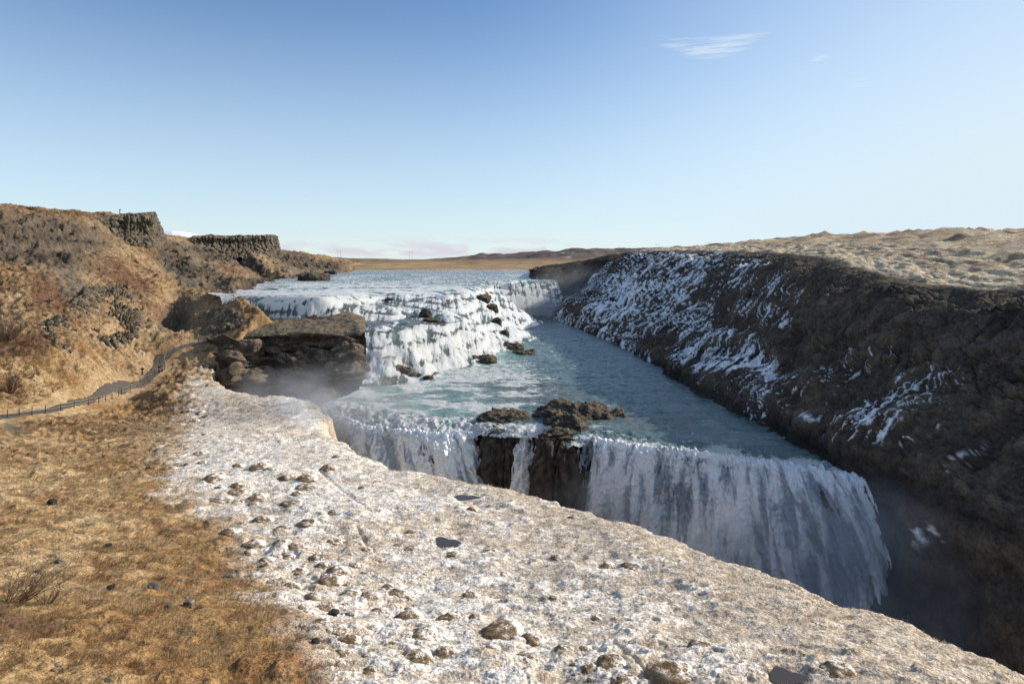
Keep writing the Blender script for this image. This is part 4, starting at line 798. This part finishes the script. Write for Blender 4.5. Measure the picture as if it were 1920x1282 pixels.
# ------------------------------------------------------------------ power pylons on the far moor
M_PYL = mat_plain('pylon_timber', (0.05, 0.045, 0.04), 0.8)
for i, (px, py, h, lab) in enumerate(((636,485,13,'power pylon at the left end of the far golden plain'),(770,487,13,'power pylon in the middle of the far plain'),(1020,475,10,'power pylon on the low brown hill behind the gorge'),(1233,470,10,'leftmost power pylon above the snowy canyon rim'),(1327,467,10,'middle power pylon above the canyon rim'),(1412,463,10,'rightmost power pylon above the canyon rim'))):
    Y = 2300.0 if i > 1 else 1700.0; b = P(px, py, Y); H = (h+3)/F*Y; root = empty('power_pylon', b); tag(root, lab, 'pylon', group='power pylons on the horizon')
    g = H*0.2
    for sx in (-1, 1):
        V, q = tube([(sx*g*0.9, 0, -3/F*Y*2), (sx*g*0.8, 0, H*0.5), (sx*g*0.7, 0, H)], 0.15, 6); link('pole', raw_mesh('pole', V, q), M_PYL, root)
    V, q = tube([(-g*1.9, 0, H*0.86), (0, 0, H*0.87), (g*1.9, 0, H*0.86)], 0.15, 6); link('crossarm', raw_mesh('crossarm', V, q), M_PYL, root)

# ------------------------------------------------------------------ tussock mounds on the frosted plateau
def mat_mound(frost=True):
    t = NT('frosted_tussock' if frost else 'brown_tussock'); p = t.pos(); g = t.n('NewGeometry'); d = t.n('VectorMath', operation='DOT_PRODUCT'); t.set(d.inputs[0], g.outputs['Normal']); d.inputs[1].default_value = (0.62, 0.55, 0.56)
    n1 = t.noise(p, 2.2, 4.0, 0.65); n2 = t.noise(p, 14.0, 3.0, 0.7)
    c = t.mix(t.mr(n1, 0.35, 0.65), (0.15, 0.095, 0.05), (0.33, 0.23, 0.135)); c = val_scale(t, c, t.mr(n2, 0.25, 0.75, 0.6, 1.4))
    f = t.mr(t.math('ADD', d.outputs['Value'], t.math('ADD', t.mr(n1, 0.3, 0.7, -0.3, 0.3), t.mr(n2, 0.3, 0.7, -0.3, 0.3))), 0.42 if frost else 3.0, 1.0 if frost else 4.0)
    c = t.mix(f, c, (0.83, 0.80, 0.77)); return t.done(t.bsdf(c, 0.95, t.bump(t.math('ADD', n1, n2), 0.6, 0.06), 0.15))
M_MOUND = mat_mound(); M_MOUNDB = mat_mound(False)
def mound_mesh(seed):
    r = np.random.default_rng(seed); D = superq(48, 32, 2.0); q = D*1.6+seed*3.1; e = 0.17*fbm(q[..., 0], q[..., 1], q[..., 2], 2, 501); e2 = 0.035*fbm(q[..., 0]*4, q[..., 1]*4, q[..., 2]*4, 3, 502)
    e = e+e2; e[-1] = e[0]; e[:, 0] = e[:, 0].mean(); e[:, -1] = e[:, -1].mean(); V = D*(1+e[..., None]); V[..., 2] = np.where(V[..., 2] > 0, V[..., 2], V[..., 2]*0.5)
    me = grid_mesh('tussock_mound', V); me.materials.append(M_MOUND); return me
MM = [mound_mesh(k) for k in range(10)]; MB = [m.copy() for m in MM]
for m in MB: m.materials.clear(); m.materials.append(M_MOUNDB)
MOUNDS = [(398,897,38),(445,909,28),(443,923,30),(409,915,22),(411,937,36),(441,941,24),(484,931,34),(474,946,28),(546,943,38),(537,896,36),(576,913,44),(574,896,36),(558,926,26),(486,875,34),(615,877,30),(631,856,16),(623,962,22),(623,1017,30),(490,974,36),(576,984,44),(529,992,30),(474,1021,36),(527,1015,32),(552,1023,34),(396,978,30),(429,997,34),(619,1089,46),(631,1072,40),(513,1091,24),(560,1070,28),(341,948,32),(321,878,20),(282,876,22),(243,882,24),
 (668,1019,22),(771,1030,24),(848,1040,24),(771,995,18),(678,913,16),(745,1115,44),(692,1117,34),(883,1116,34),(942,1076,26),(1041,1121,26),(792,1188,54),(944,1182,70),(997,1198,40),(844,1160,38),(893,1158,28),(836,1225,42),(779,1235,56),(922,1215,30),(987,1231,36),(1058,1217,34),(1098,1217,26),(1149,1243,52),(1110,1253,34),(1316,1211,40),(1263,1265,86),(1173,1278,50),(767,1158,46),(710,1148,40),(657,1113,34),(657,1154,30),(735,1209,30),(609,1141,40),(690,1259,30),(1186,1060,34),(1141,1060,26),(1045,1044,20),(921,1032,26),(885,955,24),(938,955,18),(1076,969,18),(1401,1222,22),(1576,1255,60),(1535,1173,28),
 (545,1100,30),(585,1120,34),(630,1180,36),(600,1165,26),(655,1200,34),(575,1150,26),(700,1180,32),(640,1225,30),(720,1240,36),(665,1060,26),(690,1075,22),(590,1045,28),(605,1060,24),(500,1050,28),(540,1045,26)]
rr = random.Random(11)
for k in range(100):
    if k < 80: px, py = rr.uniform(430, 800), rr.uniform(1020, 1282)
    else: px, py = rr.uniform(380, 1250), rr.uniform(860, 1282)
    if px < np.interp(py, _BND[:, 1], _BND[:, 0])+10 or (px-400)*0.42+860 > py+30: continue
    MOUNDS.append((px, py, rr.uniform(9, 24)))
SPEC = {(944,1182): 'largest frost capped tussock mound at the bottom centre of the white plateau', (1263,1265): 'wide flat tussock mound at the bottom edge right of centre', (792,1188): 'pointed brown tussock mound with a frosted crown left of the largest mound', (576,913): 'big rounded tussock mound of the pair high on the white plateau', (1576,1255): 'brown tussock mound amid white crust near the bottom right corner'}
for k in range(46): MOUNDS.append((rr.uniform(225, 400), rr.uniform(735, 900), rr.uniform(8, 20)))
for px, py, w in MOUNDS:
    brown = float(frost_mask(np.array([px+6.0]), np.array([py]))[0]) < 0.55 and (px, py) not in SPEC
    if brown and (py < 740 or px > 640): continue
    c = ray_hit(px, py+w*0.12); sc = c[1]/F; r = w*sc*0.54; o = bpy.data.objects.new('tussock_mound', (MB if brown else MM)[rr.randrange(10)]); COL.objects.link(o)
    o.location = (c[0], c[1]+r*0.3, c[2]-0.05); o.scale = (r*rr.uniform(0.95, 1.2), r*rr.uniform(0.9, 1.2), r*rr.uniform(0.34, 0.56)); o.rotation_euler = (0, 0, rr.uniform(0, 6.28))
    if (px, py) in SPEC: tag(o, SPEC[(px, py)], 'tussock')
    elif brown: tag(o, 'bare brown tussock mound on the dry grass beside the frost boundary', 'tussock', 'brown tussock mounds beside the frost')
    else: tag(o, 'frost rimmed brown tussock mound, one of many dotting the white plateau', 'tussock', 'tussock mounds on the frosted plateau')

# ------------------------------------------------------------------ loose stones on the grass
M_BLK = mat_rock('black_stone', (0.015, 0.014, 0.014), (0.05, 0.047, 0.043), None, 3.0)
STONES = [(354,1129,22,17,0,'dark grey angular stone alone on the brown grass left of the frost'),(288,1098,20,18,0,'upright grey stone among small stones on the grass'),(627,1148,26,18,1,'black angular stone among frosted mounds'),(591,1201,20,16,1,'small black stone at the edge of the frost near the bottom'),(110,1052,15,10,2,'pale stone on the grass above the bare shrub'),(72,1070,13,9,2,'small pale stone just above the bare shrub'),(208,1099,18,14,1,'dark stone sunk in the grass right of the bare shrub'),(98,942,18,14,1,'dark stone on the upper grass slope'),(204,1021,20,13,1,'dark hollow stone in the middle of the grass'),(313,1136,18,12,0,'grey stone left of the angular stone'),(337,1089,16,9,0,'flat stone near the upright grey stone'),(255,1102,10,7,2,'tiny pale stone left of the upright grey stone'),
 (96,1240,12,10,2,'upper stone of the pale cluster in the lower left'),(106,1247,14,10,2,'middle stone of the pale cluster in the lower left'),(116,1254,12,8,0,'lower stone of the pale cluster in the lower left'),(100,1255,10,7,0,'left stone of the pale cluster in the lower left'),(178,1274,14,9,2,'left stone at the bottom edge of the grass'),(200,1277,16,10,0,'right stone at the bottom edge of the grass'),(430,1082,22,8,0,'thin tilted stone slab near the frost boundary')]
for i, (px, py, w, h, k, lab) in enumerate(STONES):
    c = ray_hit(px, py+h*0.3); sc = c[1]/F; rock('stone', (c[0], c[1], c[2]+h*sc*0.08), (w*sc*0.38, w*sc*0.30, h*sc*0.42), 620+i, [M_STONE, M_BLK, M_STONE][k], lab, 'stone', 'loose stones on the grass', amp=0.17*w*sc, sc=0.45*w*sc, nu=44, nv=30, p=5.0, rot=i*0.7)

# ------------------------------------------------------------------ puddles
t = NT('still_water'); M_PUD = t.done(t.bsdf((0.06, 0.05, 0.043), 0.25, t.bump(t.noise(t.pos(), 3.0, 2.0), 0.08, 0.05), 0.2))
for q, lab in zip(PUD, ('dark triangular puddle in the middle of the white plateau', 'thin dark puddle behind a low mound near the chasm rim', 'dark puddle at the bottom edge of the frosted plateau')):
    c, r1, r2, an = q; n = 40; a = np.linspace(0, 2*math.pi, n, endpoint=False); V = [(0, 0, 0)]; rr_ = 1.12
    for x in a:
        rr_ = 0.98+0.22*math.cos(3*x+0.9+px_seed(c))+0.45*float(perlin(np.array([math.cos(x)*1.3+c[0]]), np.array([math.sin(x)*1.3]), np.array([0.0]), 9)[0]); V.append((rr_*(r1*math.cos(x)*math.cos(an)-r2*math.sin(x)*math.sin(an)), rr_*(r1*math.cos(x)*math.sin(an)+r2*math.sin(x)*math.cos(an)), 0))
    e = np.arange(n); Q = np.stack([0*e[::2], 1+e[::2], 1+e[1::2], 1+(e[1::2]+1) % n], -1); o = link('puddle', raw_mesh('puddle', V, Q), M_PUD); o.location = (c[0], c[1], c[2]-0.06); tag(o, lab, 'puddle')

# ------------------------------------------------------------------ shrubs
M_TWIG = mat_plain('bare_twigs', (0.115, 0.072, 0.052), 0.9)
def shrub(px, py, w, h, n, lean, label, seed):
    r = random.Random(seed); c = ray_hit(px, py); sc = c[1]/F; W_, H_ = w*sc*0.5, h*sc; parts = []
    def branch(p, d, ln, rad, depth):
        pts = [p]; v = np.array(d)
        for k in range(4):
            v = v+np.array([r.uniform(-.22, .22), r.uniform(-.22, .22), r.uniform(-.08, .2)]); v /= np.linalg.norm(v); pts.append(pts[-1]+v*ln/4)
        parts.append(tube(pts, np.linspace(rad, rad*0.45, 5), 4))
        if depth:
            for k in range(5): branch(pts[r.randrange(1, 5)], v+np.array([r.uniform(-.7, .7), r.uniform(-.7, .7), r.uniform(-.1, .5)]), ln*r.uniform(0.35, 0.6), rad*0.5, depth-1)
    for k in range(n):
        a = r.uniform(0, 6.28); f = r.uniform(0.25, 1); branch(np.array([0.25*W_*math.cos(a)*f, 0.25*W_*math.sin(a)*f, -0.05]), np.array([math.cos(a)*f*W_/H_*0.8+lean, math.sin(a)*f*W_/H_*0.8, 0.9]), H_*r.uniform(0.7, 1.1), 0.016*c[1]/34, 2)
    V, q = join(parts); o = link('shrub', raw_mesh('shrub', V, q), M_TWIG); o.location = c; tag(o, label, 'shrub')
shrub(28, 1128, 150, 62, 24, 0.9, 'bare twiggy willow shrub leaning to the right on the lower left grass', 1)
shrub(88, 1132, 60, 34, 12, 0.4, 'small bare shrub touching the right side of the willow shrub', 2)
shrub(15, 640, 70, 30, 26, 0.2, 'low reddish brown shrub high on the left slope at the picture edge', 3)
shrub(18, 738, 44, 26, 20, 0.2, 'low bare shrub just above the path at the picture edge', 4)
shrub(60, 394, 30, 6, 14, 0.0, 'sparse shrub on the skyline at the far left', 5)

# ------------------------------------------------------------------ dead grass: many small blades over the near slope, and frozen blades on the plateau
def mat_blade():
    t = NT('grass_blades'); c = t.attr('Col', True); b = t.bsdf(c, 0.85, None, 0.15); tl = t.n('BsdfTranslucent'); t.set(tl.inputs[0], c); mx = t.n('MixShader'); mx.inputs[0].default_value = 0.3; t.set(mx.inputs[1], b); t.set(mx.inputs[2], tl.outputs[0]); return t.done(mx.outputs[0])
M_BLADE = mat_blade()
def grass(name, label, N, upx, ypy, want_frost, lo, hi, nb, seed, cols):
    r = np.random.default_rng(seed); u = (r.uniform(upx[0], upx[1], N)-CX)/F; Y = np.exp(r.uniform(math.log(ypy[0]), math.log(ypy[1]), N)); x = u*Y
    z = left_z(x, Y); b = LEFTZ; px = CX+F*u; py = HY-F*b/Y; fr = frost_mask(px+fbm(x/2.5, Y/2.5, 3, 4, 12)*45, py)
    k = (sdist(EDGE, x, Y) < -0.3) & (np.abs(sdist(PATH2, x, Y)) > 2.6) & (r.random(N) < (fr if want_frost else 1-fr)) & (py < 1400)
    for q in PUD: k &= pud_one(q, x, Y) < 0.1
    dn = fbm(x/2.6, Y/2.6, 0, 3, seed+1); k &= r.random(N) < np.clip(0.6+0.9*dn, 0.12, 1)*(1-0.9*np.clip(rock_mask(px, py, Y)*1.5, 0, 1))
    x, Y, z, px, py, fr = x[k], Y[k], z[k], px[k], py[k], fr[k]; n = len(x); e = 0.4
    gx = (left_z(x+e, Y)-left_z(x-e, Y))/(2*e); gy = (left_z(x, Y+e)-left_z(x, Y-e))/(2*e); sl = np.stack([-gx, -gy], -1); sl /= np.linalg.norm(sl, axis=1)[:, None]+1e-6
    sc = np.clip(Y/38, 0.75, 2.6); V = np.empty((n, nb, 3, 3)); tone = r.normal(0, 1, n); mac = fbm(x/6, Y/6, 0, 3, seed+2)
    for i in range(nb):
        a = r.uniform(0, 6.28, n); d = np.stack([np.cos(a), np.sin(a)], -1)*0.55+sl*0.75; d /= np.linalg.norm(d, axis=1)[:, None]; L = r.uniform(lo, hi, n)*sc; rise = r.uniform(0.15, 0.75, n)
        o = r.normal(0, 0.10, (n, 2))*sc[:, None]; bx = x+o[:, 0]; by = Y+o[:, 1]; wv = np.stack([-d[:, 1], d[:, 0]], -1)*(0.017*sc)[:, None]*r.uniform(0.7, 1.5, n)[:, None]
        V[:, i, 0] = np.stack([bx-wv[:, 0], by-wv[:, 1], z-0.03], -1); V[:, i, 1] = np.stack([bx+wv[:, 0], by+wv[:, 1], z-0.03], -1); V[:, i, 2] = np.stack([bx+d[:, 0]*L, by+d[:, 1]*L, z+L*rise], -1)
    t = np.clip(0.45+0.28*tone+0.5*mac+0.30*sst(1000, 1250, py)*(not want_frost), 0, 1)[:, None]; c0 = np.array(cols, float); c = np.where(t < 0.5, lerp(c0[0], c0[1], t*2), lerp(c0[1], c0[2], t*2-1))
    c = np.broadcast_to(c[:, None, None], (n, nb, 3, 3)).reshape(-1, 3); Q = np.arange(n*nb*3).reshape(-1, 3)
    o = link(name, raw_mesh(name, V.reshape(-1, 3), Q, {'Col': c}, False), M_BLADE); return tag(o, label, 'grass', kind='stuff')
grass('grass', 'dead straw coloured grass lying over the near slope', 56000, (-120, 760), (17, 118), False, 0.08, 0.24, 7, 700, [(0.62, 0.47, 0.275), (0.46, 0.30, 0.145), (0.26, 0.135, 0.057)])
grass('grass', 'coarse dry tussock grass on the steep slope above the path', 50000, (-140, 480), (88, 270), False, 0.10, 0.26, 6, 720, [(0.47, 0.355, 0.215), (0.32, 0.215, 0.115), (0.16, 0.092, 0.05)])
grass('frosted_grass', 'short frozen grass tips standing through the frost of the plateau', 60000, (330, 1950), (22, 120), True, 0.05, 0.16, 5, 710, [(0.78, 0.72, 0.64), (0.62, 0.52, 0.40), (0.40, 0.29, 0.185)])

# ------------------------------------------------------------------ spray hanging over the falls
def mist(loc, r, dens, label, seed, sc=0.12, rot=0.0):
    t = NT('spray'); tc = t.n('TexCoord').outputs['Object']; ln = t.n('VectorMath', operation='LENGTH'); t.set(ln.inputs[0], tc)
    fall_ = t.mr(ln.outputs['Value'], 0.25, 1.0, 1.0, 0.0); p = t.pos((sc, sc, sc*0.8)); nz = t.noise(p, 1.0, 3.0, 0.6)
    d = t.math('MULTIPLY', t.math('MULTIPLY', fall_, t.mr(nz, 0.34, 0.66, 0.15, 1.6)), dens)
    v = t.n('VolumePrincipled'); v.inputs['Color'].default_value = (0.95, 0.96, 1.0, 1); t.set(v.inputs['Density'], d); v.inputs['Anisotropy'].default_value = 0.25; t.t.links.new(v.outputs[0], t.out.inputs[1])
    me = grid_mesh('spray', superq(32, 20, 2.0)); o = link('spray_mist', me, t.m); o.location = loc; o.scale = r; o.rotation_euler = (0, 0, rot); tag(o, label, 'mist', kind='stuff')
mist(P(560, 760, 131), (17, 13, 9), 0.055, 'thin white spray drifting in the hollow below the ledge', 1)
mist(P(660, 800, 104), (15, 11, 12), 0.10, 'spray rising off the left lower waterfall', 2)
mist(P(1005, 585, 282), (17, 18, 9), 0.10, 'spray cloud at the foot of the far plunge fall', 3, 0.08)
mist(P(1065, 545, 300), (24, 24, 14), 0.012, 'faint spray veil before the wall at the head of the gorge', 4, 0.06)
mist(P(1560, 1130, 66), (20, 14, 14), 0.055, 'dim spray at the foot of the long right waterfall', 5)
mist(P(730, 665, 137), (5, 4, 2.6), 0.10, 'white burst of spray at the foot of the left chute', 6, 0.3)
mist(P(1150, 1010, 84), (16, 9, 9), 0.045, 'spray drifting along the foot of the right waterfall by the pillar', 7)
mist(P(612, 768, 112), (6, 5, 4.0), 0.12, 'white puff of spray at the upper left end of the left waterfall', 8, 0.25)
